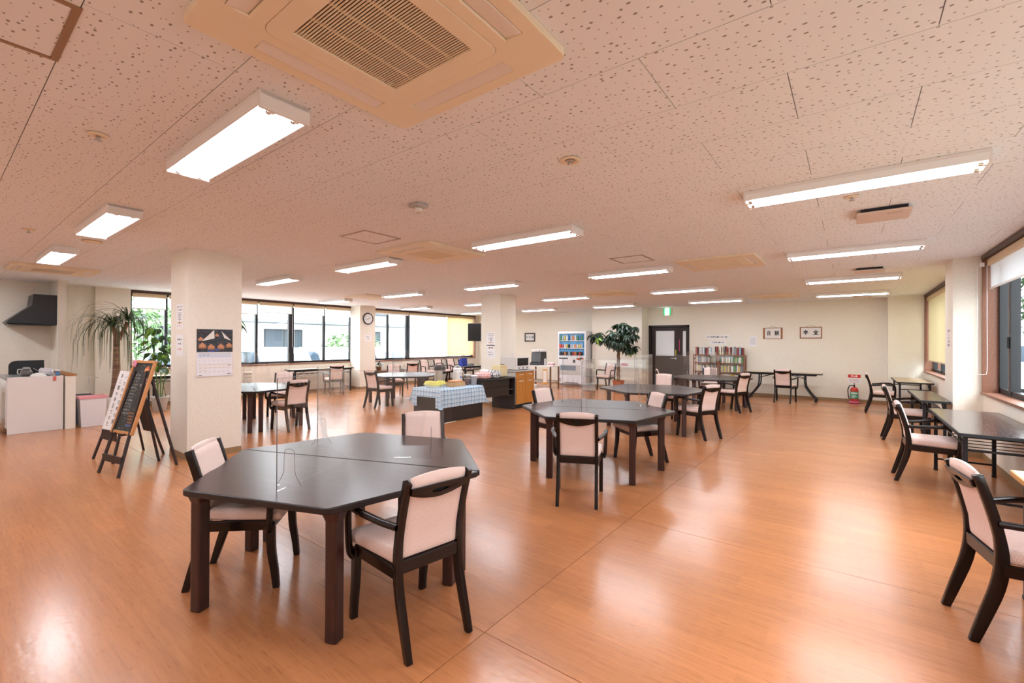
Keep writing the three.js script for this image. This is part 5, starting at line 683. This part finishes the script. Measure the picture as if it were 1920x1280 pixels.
// ================================================================ CHALKBOARD EASELS
{
  const chalk = canvasTex(384, 768, (g, w, h) => { g.fillStyle = '#3a3a36'; g.fillRect(0, 0, w, h); let s = 9; const q = () => { s = (s * 1103515245 + 12345) & 0x7fffffff; return s / 0x7fffffff; }; for (let i = 0; i < 900; i++) { g.fillStyle = `rgba(150,150,140,${0.03 + q() * 0.1})`; g.fillRect(q() * w, q() * h, 6 + q() * 40, 2 + q() * 6); } for (let r = 0; r < 13; r++) textRow(g, 6, 40, 130 + r * 36, 24, 2.2, r % 4 === 0 ? '#cfd2d8' : '#a8a89c', r); const flower = (x, y, r, c) => { for (let i = 0; i < 6; i++) { g.fillStyle = c; g.beginPath(); g.ellipse(x + Math.cos(i) * r * 0.55, y + Math.sin(i) * r * 0.55, r * 0.5, r * 0.34, i, 0, 7); g.fill(); } g.fillStyle = '#f0e2b0'; g.beginPath(); g.arc(x, y, r * 0.22, 0, 7); g.fill(); }; flower(300, 74, 44, '#d8683a'); flower(268, 80, 30, '#e08a4a'); flower(300, 250, 40, '#e9b9bc'); flower(330, 190, 26, '#cf9aa6'); g.fillStyle = '#8a5a3a'; for (let i = 0; i < 4; i++) g.fillRect(190 + i * 14, 560 + i * 34, 150 - i * 10, 16); g.fillStyle = '#4a5a80'; g.fillRect(210, 690, 120, 26); });
  const t = thing('chalkboard_easel', 'dark wooden easel holding a framed chalk menu board', 'easel', [-6.36, 0, -1.47]);
  // board plane: lower corners and tilt in the easel's own axes; x is across the board
  t.rotation.y = R(11);
  const dk = M(0x2f2220, 0.5), tilt = 0.27, W = 0.2, H = 0.78;
  const put = (o) => { o.rotation.x = -tilt; o.position.set(0, 0.44, 0.16); return o; };
  for (const s of [-1, 1]) part(t, 'leg', sbar([s * 0.21, 0, 0.29], [s * 0.12, 1.1, 0.0], 0.036, 0.022), dk);
  for (const s of [-1, 1]) part(t, 'rear_leg', sbar([s * 0.19, 0, -0.27], [s * 0.12, 1.08, -0.03], 0.032, 0.02), dk);
  part(t, 'cross_rail', sbar([-0.2, 0.17, 0.257], [0.2, 0.17, 0.257], 0.075, 0.016), dk);
  for (const s of [-1, 1]) part(t, 'peg', bar([s * 0.1, 0.425, 0.15], [s * 0.1, 0.425, 0.23], 0.012), dk);
  const bd = put(part(t, 'board', bx(-W, W, 0, H, 0, 0.012), M(0x3a3a36, 0.8)));
  put(part(t, 'chalk_drawing', new THREE.PlaneGeometry(2 * W - 0.02, H - 0.02).translate(0, H / 2, 0.0135), M(0xffffff, 0.85, { map: chalk })));
  const fr = M(0xc98a54, 0.5); put(part(t, 'board_frame', join(rb(-W - 0.025, W + 0.025, H - 0.012, H + 0.02, -0.004, 0.024, 0.004), rb(-W - 0.025, W + 0.025, -0.02, 0.012, -0.004, 0.024, 0.004), rb(-W - 0.025, -W + 0.008, 0, H, -0.004, 0.024, 0.004), rb(W - 0.008, W + 0.025, 0, H, -0.004, 0.024, 0.004)), fr));
  const fl = part(t, 'paper_flower', join(...[0, 1, 2, 3, 4].map((i) => new THREE.SphereGeometry(0.022, 10, 8).scale(1, 0.8, 0.5).translate(Math.cos(i * 1.257) * 0.026, Math.sin(i * 1.257) * 0.026, 0))), M(0xe39aae, 0.7)); fl.position.set(-W + 0.03, 0.44 + H * Math.cos(tilt) - 0.015, 0.16 - H * Math.sin(tilt) + 0.035);
  const e = thing('sign_easel', 'second dark easel with a white lettered panel behind the chalkboard', 'easel', [-7.15, 0, -1.54], R(11));
  for (const s of [-1, 1]) { part(e, 'leg', sbar([s * 0.24, 0, 0.26], [s * 0.1, 1.0, 0], 0.035, 0.02), dk); part(e, 'rear_leg', sbar([s * 0.24, 0, -0.26], [s * 0.1, 0.98, -0.02], 0.032, 0.018), dk); }
  const wp = canvasTex(192, 448, (g, w, h) => { g.fillStyle = '#ece8e6'; g.fillRect(0, 0, w, h); for (let i = 0; i < 9; i++) strokes(g, KANJI[KEYS[(i * 7) % 12]], 40, 20 + i * 46, 36, 4, '#5a5658'); for (let i = 0; i < 8; i++) strokes(g, KANJI[KEYS[(i * 5 + 3) % 12]], 110, 30 + i * 48, 34, 4, '#6a6668'); });
  const pn = part(e, 'panel', new THREE.BoxGeometry(0.3, 0.72, 0.012).translate(0, 0.36, 0), M(0xffffff, 0.7, { map: wp })); pn.rotation.x = -0.25; pn.position.set(-0.04, 0.36, 0.19); part(e, 'lower_panel', sbar([-0.17, 0.3, 0.2], [0.17, 0.3, 0.2], 0.12, 0.012), dk); const bp = part(e, 'back_panel', new THREE.BoxGeometry(0.3, 0.5, 0.012), M(0x2f2a28, 0.6)); bp.position.set(0, 0.52, -0.16); bp.rotation.x = 0.25;
}

// ================================================================ PLANTS
function leaflet(len, wid, droop, n = 5) {                     // lens shaped blade along +z, drooping
  const pos = [], idx = [], uv = [];
  for (let i = 0; i <= n; i++) { const t = i / n, w = wid * Math.pow(Math.sin(Math.PI * Math.min(0.995, 0.03 + t * 0.97)), 0.8) * (t < 0.5 ? 1 : 1 - (t - 0.5) * 0.4), z = len * t * Math.cos(droop * t * 0.5), y = -len * t * Math.sin(droop * t * 0.5); pos.push(-w, y + w * 0.25, z, 0, y, z, w, y + w * 0.25, z); uv.push(0, t, 0.5, t, 1, t); }
  for (let i = 0; i < n; i++) { const k = i * 3; idx.push(k, k + 1, k + 3, k + 1, k + 4, k + 3, k + 1, k + 2, k + 4, k + 2, k + 5, k + 4); }
  const g = new THREE.BufferGeometry(); g.setAttribute('position', new THREE.Float32BufferAttribute(pos, 3)); g.setAttribute('uv', new THREE.Float32BufferAttribute(uv, 2)); g.setIndex(idx); g.computeVertexNormals(); return g;
}
function potGeo(r, h) { return lathe([[0, 0], [r * 0.72, 0], [r * 0.95, h * 0.88], [r * 1.05, h * 0.88], [r * 1.05, h], [r * 0.92, h], [r * 0.88, h * 0.9], [0, h * 0.9]], 28); }
{ // money tree
  const t = thing('money_tree', 'tall money tree with glossy hand shaped leaves in terracotta', 'plant', [-5.5, 0, -12.45]);
  part(t, 'pot', potGeo(0.17, 0.33), mt.terracotta); part(t, 'soil', lathe([[0.15, 0.301], [0, 0.31]], 20), mt.soil);
  for (let k = 0; k < 3; k++) { const p = []; for (let i = 0; i <= 14; i++) { const a = i * 0.75 + k * 2.094, r = 0.028 + 0.012 * (1 - i / 14); p.push([Math.cos(a) * r, 0.28 + i * 0.065, Math.sin(a) * r]); } part(t, 'trunk', tube(p, 0.022, 60, 8), mt.trunk); }
  const vars = [0, 1, 2].map((v) => { const n = 6 + (v % 2); const gs = []; for (let i = 0; i < n; i++) { const a = (i / n) * Math.PI * 2 + v; gs.push(leaflet(0.19 + 0.05 * ((i * 7 + v) % 3) / 2, 0.033, 0.9 + 0.25 * ((i + v) % 3)).rotateX(0.25).rotateY(a)); } return join(gs); });
  const heads = [[-0.62, 1.62, 0.1, 0.26], [-0.3, 1.55, 0.0, 0.28], [0.05, 1.72, 0.1, 0.3], [0.3, 1.85, -0.05, 0.32], [0.42, 1.6, 0.1, 0.28], [0.22, 1.38, 0.15, 0.26], [0.02, 1.95, -0.1, 0.22], [-0.05, 1.45, 0.2, 0.25], [0.38, 1.28, 0.05, 0.2]];
  for (const [x, y, z, r] of heads) {
    part(t, 'branch', tube([[0, 1.15, 0], [x * 0.35, 1.2 + (y - 1.2) * 0.35, z * 0.4], [x * 0.8, y - 0.1, z * 0.8], [x, y, z]], 0.012, 14, 6), mt.trunk);
    for (let i = 0; i < 13; i++) { const a = rr(0, 6.28), e = rr(0.25, 1), lx = x + Math.cos(a) * r * e, lz = z + Math.sin(a) * r * e, ly = y + rr(-0.08, 0.16) * (1.2 - e); const m = part(t, 'leaf', vars[i % 3], rnd() < 0.035 ? mt.leafLight : mt.leafDark); m.position.set(lx, ly, lz); m.rotation.set(rr(-0.3, 0.3) + Math.sin(a) * 0.45, rr(0, 6.28), rr(-0.3, 0.3) - Math.cos(a) * 0.45); }
  }
}
{ // ponytail palm
  const t = thing('ponytail_palm', 'ponytail palm with a fountain of thin drooping leaves', 'plant', [-11.12, 0, -2.2]);
  const pg = new THREE.CylinderGeometry(0.2, 0.16, 0.36, 4, 1).rotateY(Math.PI / 4).translate(0, 0.18, 0); part(t, 'pot', toCreasedNormals(pg, 0.3), mt.white); part(t, 'pot_rim', join(rb(-0.155, 0.155, 0.34, 0.385, 0.13, 0.155, 0.005), rb(-0.155, 0.155, 0.34, 0.385, -0.155, -0.13, 0.005), rb(0.13, 0.155, 0.34, 0.385, -0.13, 0.13, 0.005), rb(-0.155, -0.13, 0.34, 0.385, -0.13, 0.13, 0.005)), mt.white); part(t, 'soil', bx(-0.13, 0.13, 0.361, 0.37, -0.13, 0.13), mt.soil);
  part(t, 'trunk', uvm(lathe([[0.11, 0.36], [0.1, 0.42], [0.075, 0.6], [0.06, 0.85], [0.052, 1.15], [0.05, 1.5]], 18), 1), mt.trunk);
  part(t, 'branch', tube([[0, 1.45, 0], [0.0, 1.6, 0.02], [0.0, 1.7, 0.06]], 0.04, 12, 8), mt.trunk); part(t, 'branch', tube([[0, 1.4, 0], [0.02, 1.6, -0.08], [0.02, 1.8, -0.16]], 0.034, 12, 8), mt.trunk);
  const heads = [[0, 1.7, 0.06, 95], [0.02, 1.82, -0.16, 75]];
  for (const [hx, hy, hz, n] of heads) for (let i = 0; i < n; i++) {
    const a = rr(0, Math.PI * 2), up = rr(0.15, 1.25), len = rr(0.85, 1.4), pos = [], idx = [], N = 9; let x = 0, y = 0, ang = up; const w0 = rr(0.006, 0.011); const sx = Math.cos(a), sz = Math.sin(a);
    for (let k = 0; k <= N; k++) { const w = w0 * (1 - 0.8 * k / N); pos.push(hx + x * sx - sz * w, hy + y, hz + x * sz + sx * w, hx + x * sx + sz * w, hy + y + 0.002, hz + x * sz - sx * w); if (k < N) idx.push(2 * k, 2 * k + 1, 2 * k + 2, 2 * k + 1, 2 * k + 3, 2 * k + 2); x += Math.max(0.012, Math.cos(ang)) * len / N * (ang < -1.45 ? 0.4 : 1); y += Math.sin(ang) * len / N; ang = Math.max(-1.5, ang - rr(0.24, 0.52)); }
    const g = new THREE.BufferGeometry(); g.setAttribute('position', new THREE.Float32BufferAttribute(pos, 3)); g.setIndex(idx); g.computeVertexNormals(); part(t, 'leaf', g, rnd() < 0.5 ? mt.strand : mt.leaf);
  }
}
function broadPlant(name, label, pos, stems, leaves, leafG, mats, potR = 0.15, potH = 0.3, potM = mt.white, spread = 0.28, y0 = 0.8, y1 = 1.75) {
  const t = thing(name, label, 'plant', pos); part(t, 'pot', potGeo(potR, potH), potM); part(t, 'soil', lathe([[potR * 0.86, potH * 0.91], [0, potH * 0.93]], 18), mt.soil);
  for (let s = 0; s < stems; s++) { const a = s * 2.4, x = Math.cos(a) * 0.1, z = Math.sin(a) * 0.1, top = y1 - 0.1 - s * 0.1; part(t, 'stem', tube([[x * 0.3, potH * 0.9, z * 0.3], [x * 0.8, (potH + top) / 2, z], [x * 1.6, top, z * 1.6]], 0.009, 20, 6), mt.leafMid); }
  for (let i = 0; i < leaves; i++) { const a = rr(0, 6.28), r = spread * Math.sqrt(rnd()), m = part(t, 'leaf', leafG, mats[i % mats.length]); m.position.set(Math.cos(a) * r, rr(y0, y1), Math.sin(a) * r); m.rotation.set(rr(0.1, 0.9), a + rr(-0.8, 0.8) + Math.PI / 2 * 0, rr(-0.5, 0.5), 'YXZ'); m.rotation.y = Math.PI / 2 - a + rr(-0.7, 0.7); }
  return t;
}
{
  const p = broadPlant('rubber_plant', 'bushy plant with bright oval leaves behind the chalkboard easel', [-11.35, 0, -2.93], 4, 85, leaflet(0.17, 0.05, 0.7, 6), [mt.leafMid, mt.leaf, mt.leafLight, mt.leaf], 0.15, 0.3, mt.grey, 0.26, 0.85, 1.72);
  part(p, 'support_stick', bar([0.05, 0.25, -0.1], [0.12, 1.45, 0.15], 0.006), M(0x6f7a4a, 0.7)); part(p, 'support_stick', bar([0.05, 0.25, 0.1], [-0.05, 1.4, -0.18], 0.006), M(0x6f7a4a, 0.7));
  broadPlant('dracaena', 'tall dracaena with long hanging leaves peeking past the calendar column', [-9.6, 0, -3.58], 3, 46, leaflet(0.36, 0.022, 1.5, 8), [mt.leafMid, mt.leaf, mt.leafMid], 0.16, 0.32, mt.white, 0.08, 1.75, 2.02);
}
{ // low cabinet with plant by the clock column
  const c = thing('low_cabinet', 'low brown cabinet carrying a small plant by the clock column', 'cabinet', [-12.15, 0, -9.2]); part(c, 'body', rb(-0.2, 0.2, 0.05, 0.5, -0.55, 0.5, 0.005), M(0x6b432c, 0.5)); part(c, 'top', rb(-0.21, 0.22, 0.5, 0.53, -0.57, 0.52, 0.005), M(0x7d4f33, 0.45)); part(c, 'plinth', bx(-0.19, 0.18, 0, 0.05, -0.53, 0.48), mt.matteBlack); for (const z of [-0.275, 0.22]) { const d = part(c, 'door', rb(0.2, 0.215, 0.07, 0.48, z - 0.24, z + 0.24, 0.003), M(0x744931, 0.5)); part(d, 'knob', new THREE.SphereGeometry(0.012, 10, 8).translate(0.225, 0.3, z + 0.2), mt.chrome); }
  const p = thing('small_plant', 'small dark leafy plant on the low brown cabinet', 'plant', [-12.08, 0.53, -8.82]); part(p, 'pot', potGeo(0.09, 0.12), M(0x8a5030, 0.6)); part(p, 'soil', lathe([[0.075, 0.109], [0, 0.112]], 16), mt.soil); const lg = leaflet(0.13, 0.03, 0.8, 5); for (let i = 0; i < 26; i++) { const m = part(p, 'leaf', lg, i % 3 ? mt.leafDark : mt.leaf); m.position.set(rr(-0.05, 0.05), 0.11 + rr(0, 0.14), rr(-0.05, 0.05)); m.rotation.order = 'YXZ'; m.rotation.set(rr(-0.8, 0.5), rr(0, 6.28), 0); }
  const bag = thing('tote_bag', 'deep blue tote bag standing on the grey topped folding table', 'bag', [-10.2, 0.662, -10.75]); { const g = new THREE.BoxGeometry(0.16, 0.26, 0.26, 6, 6, 6), q = g.attributes.position; for (let i = 0; i < q.count; i++) { const y = q.getY(i) / 0.26 + 0.5; q.setX(i, q.getX(i) * (1 - 0.55 * y * y)); q.setZ(i, q.getZ(i) * (0.9 + 0.12 * y + 0.04 * Math.sin(q.getX(i) * 60))); } g.computeVertexNormals(); part(bag, 'body', toCreasedNormals(g.translate(0, 0.13, 0), 0.8), M(0x2a3f9c, 0.7)); for (const x of [-0.03, 0.03]) part(bag, 'strap', tube([[x, 0.25, -0.07], [x, 0.34, -0.06], [x, 0.37, 0], [x, 0.34, 0.06], [x, 0.25, 0.07]], 0.006, 20, 6), mt.matteBlack); }
  for (let i = 0; i < 3; i++) { const m = thing('magazine', 'magazine in the loose pile beside the blue bag', 'magazine', [-10.24 + i * 0.03, 0.662 + i * 0.012, -11.1], 0.4 * i, 'loose pile of magazines'); part(m, 'cover', rb(-0.1, 0.1, 0, 0.01, -0.14, 0.14, 0.002), M([0x4a5a78, 0xd8d4cc, 0x7a8aa0][i], 0.5)); part(m, 'spine', rb(-0.102, -0.098, 0.0, 0.01, -0.14, 0.14, 0.001), mt.white); }
}

// ================================================================ OUTSIDE
{
  const gr = struct('car_park_ground', 'pale asphalt outside the windows', 'ground', bx(-45, -12.75, -0.5, -0.3, -60, 20), M(0xb4b4b0, 0.95)); struct('yard_ground', 'grey asphalt outside the right windows', 'ground', bx(1.62, 40, -0.5, -0.3, -70, 20), M(0x6c6c68, 0.95));
  const hs = thing('white_house', 'white walled house across the car park', 'house', [-24, -0.3, -12]); const hw = M(0xf1eee8, 0.9);
  part(hs, 'wall', bx(-4, 0, 0, 5.4, -16, 14), hw); part(hs, 'roof', extr([[0.9, 5.2], [0.9, 5.45], [-2, 6.6], [-5, 5.45], [-5, 5.2]], 31).translate(0, 0, -16.5), M(0x8f9298, 0.8)); part(hs, 'canopy', bx(0, 1.3, 2.7, 2.85, -9, 9), M(0x5d6268, 0.8));
  for (const [z, w, y0, y1] of [[9.5, 1.8, 0.6, 2.5], [5, 2.4, 0.2, 2.4], [0.5, 2, 0.2, 2.4], [-4.5, 2.2, 0.2, 2.4], [-9, 1.6, 0.8, 2.4], [3, 2.2, 3.4, 4.6], [-5, 2.2, 3.4, 4.6]]) { const wn = part(hs, 'window', bx(0, 0.06, y0, y1, z - w / 2, z + w / 2), M(0x23282e, 0.5)); part(wn, 'pane', bx(0.06, 0.07, y0 + 0.06, y1 - 0.06, z - w / 2 + 0.06, z - 0.03), M(0x39434c, 0.3)); part(wn, 'pane', bx(0.06, 0.07, y0 + 0.06, y1 - 0.06, z + 0.03, z + w / 2 - 0.06), M(0x39434c, 0.3)); }
  const prof = [[-2.05, 0.28], [-2.08, 0.6], [-2.0, 0.9], [-1.85, 0.98], [-1.55, 1.35], [-1.2, 1.47], [0.1, 1.48], [0.5, 1.38], [1.15, 0.98], [1.9, 0.84], [2.08, 0.62], [2.08, 0.3], [1.75, 0.26], [1.6, 0.5], [1.1, 0.5], [0.95, 0.24], [-0.95, 0.24], [-1.1, 0.5], [-1.6, 0.5], [-1.75, 0.26]];
  const wheelG = new THREE.CylinderGeometry(0.31, 0.31, 0.2, 22).rotateX(Math.PI / 2);
  function car(x, z, turn, color, label, van) {
    const t = thing(van ? 'van' : 'car', label, van ? 'van' : 'car', [x, -0.3, z], turn), w = 0.78, paint = M(color, 0.3, { metalness: 0.2 }), gl = M(0x3f4c58, 0.1);
    const pf = van ? [[-2.1, 0.28], [-2.12, 1.0], [-2.05, 1.85], [-1.9, 1.92], [1.2, 1.92], [1.5, 1.82], [2.0, 1.1], [2.1, 0.9], [2.1, 0.3], [1.75, 0.26], [1.6, 0.5], [1.1, 0.5], [0.95, 0.24], [-0.95, 0.24], [-1.1, 0.5], [-1.6, 0.5], [-1.75, 0.26]] : prof;
    part(t, 'body', smooth(extr(pf, 2 * w, 0.05).translate(0, 0, -w), 0.6), paint);
    const side = van ? [[-1.9, 1.1], [-1.85, 1.7], [1.15, 1.7], [1.55, 1.1]] : [[-1.62, 0.98], [-1.42, 1.28], [-1.1, 1.38], [0.08, 1.38], [0.42, 1.28], [0.9, 0.98]];
    for (const s of [-1, 1]) part(t, 'side_window', extr(side, 0.012).translate(0, 0, s * (w + 0.05) - 0.006), gl);
    part(t, 'rear_window', van ? bx(-2.175, -2.15, 1.15, 1.7, -0.62, 0.62) : sbar([-1.93, 1.0, 0], [-1.63, 1.32, 0], 0.02, 1.25), gl); part(t, 'windscreen', van ? sbar([1.95, 1.2, 0], [1.6, 1.75, 0], 0.02, 1.3) : sbar([1.13, 1.02, 0], [0.55, 1.39, 0], 0.02, 1.25), gl);
    for (const px of [-1.35, 1.35]) for (const s of [-1, 1]) { const wl = part(t, 'wheel', wheelG, mt.matteBlack); wl.position.set(px, 0.31, s * 0.72); part(wl, 'hub_cap', new THREE.CylinderGeometry(0.18, 0.18, 0.02, 18).rotateX(Math.PI / 2).translate(0, 0, s * 0.1), mt.chrome); }
    for (const s of [-1, 1]) { part(t, 'tail_lamp', rb(-2.14, -2.0, 0.7, 0.95, s * 0.8 - 0.08, s * 0.8 + 0.02, 0.02), M(0xb8302c, 0.3)); part(t, 'head_lamp', rb(2.02, 2.14, 0.62, 0.78, s * 0.68 - 0.12, s * 0.68 + 0.1, 0.02), M(0xdfe4e8, 0.15)); }
    return t;
  }
  car(-17.5, -5.2, Math.PI, 0xb9c0c8, 'silver car parked outside beyond the calendar column'); car(-17.3, -7.6, Math.PI, 0xe8ebee, 'white car parked outside beside the silver one'); car(-17.6, -9.9, Math.PI, 0xdfe3e8, 'pale car with red tail lamps parked before the round bush'); car(-17.4, -12.3, Math.PI, 0xcfd6de, 'light grey car parked outside near the clock column'); car(-18, -15.0, Math.PI, 0xeef0f2, 'white car parked outside the second window');
  car(5.2, -25, Math.PI / 2, 0xeceff2, 'white van parked outside the right hand window', true);
  function bush(name, label, x, y, z, r, h, n, mats, trunk) { const t = thing(name, label, trunk ? 'tree' : 'bush', [x, y, z]); const g = leaflet(0.34, 0.11, 0.5, 2), pos = []; const gs = []; for (let i = 0; i < n; i++) { const a = rr(0, 6.28), e = Math.acos(rr(-1, 1)), k = Math.pow(rnd(), 0.33); const q = g.clone(); q.rotateX(rr(-1, 1)).rotateY(rr(0, 6.28)).translate(Math.cos(a) * Math.sin(e) * r * k, h / 2 + trunk * 1 + Math.cos(e) * h / 2 * k, Math.sin(a) * Math.sin(e) * r * k); gs.push(q); } const f = part(t, 'foliage', join(gs), mats); f.userData.kind = 'stuff'; part(t, 'trunk', cyl(0.12, 0.06, 0, trunk + h * 0.6, 10), mt.trunk); }
  const bushLeaf = P(0x6f8f5e, 0.6, { side: THREE.DoubleSide });
  bush('round_bush', 'round green bush in front of the white house', -22, -0.3, -14.3, 1.5, 2.6, 700, bushLeaf, 0); bush('round_bush', 'low green bush seen past the second window', -22, -0.3, -19.5, 1.3, 2.0, 500, bushLeaf, 0); bush('garden_tree', 'leafy tree outside seen behind the ponytail palm', -20.5, -0.3, -4.4, 1.5, 3.0, 600, bushLeaf, 0.8);
  const ap = thing('sky_blocking_block', 'grey apartment block added across the yard to hold back sky light', 'building', [11, -0.3, -18]); part(ap, 'wall', bx(0, 8, 0, 9, -30, 28), M(0x8d9290, 0.9)); part(ap, 'parapet', bx(-0.15, 8.1, 9, 9.4, -30.1, 28.1), M(0x7c8180, 0.9));  // block added this tall and long to cut sky light at the right windows
  for (let f = 0; f < 3; f++) for (let i = 0; i < 13; i++) { const z = -28 + i * 4.4, y = 0.9 + f * 2.9, wn = part(ap, 'window', bx(-0.05, 0.02, y, y + 1.4, z, z + 2), M(0x4c5256, 0.4)); part(wn, 'pane', bx(-0.07, -0.05, y + 0.07, y + 1.33, z + 0.07, z + 1.93), M(0x6f7f88, 0.15)); }
  bush('garden_tree', 'dark leafy tree outside the right hand window', 6.6, -0.3, -33, 3, 7, 1400, mt.leaf, 1.2);
}
//@@END
renderer.render(scene, camera);
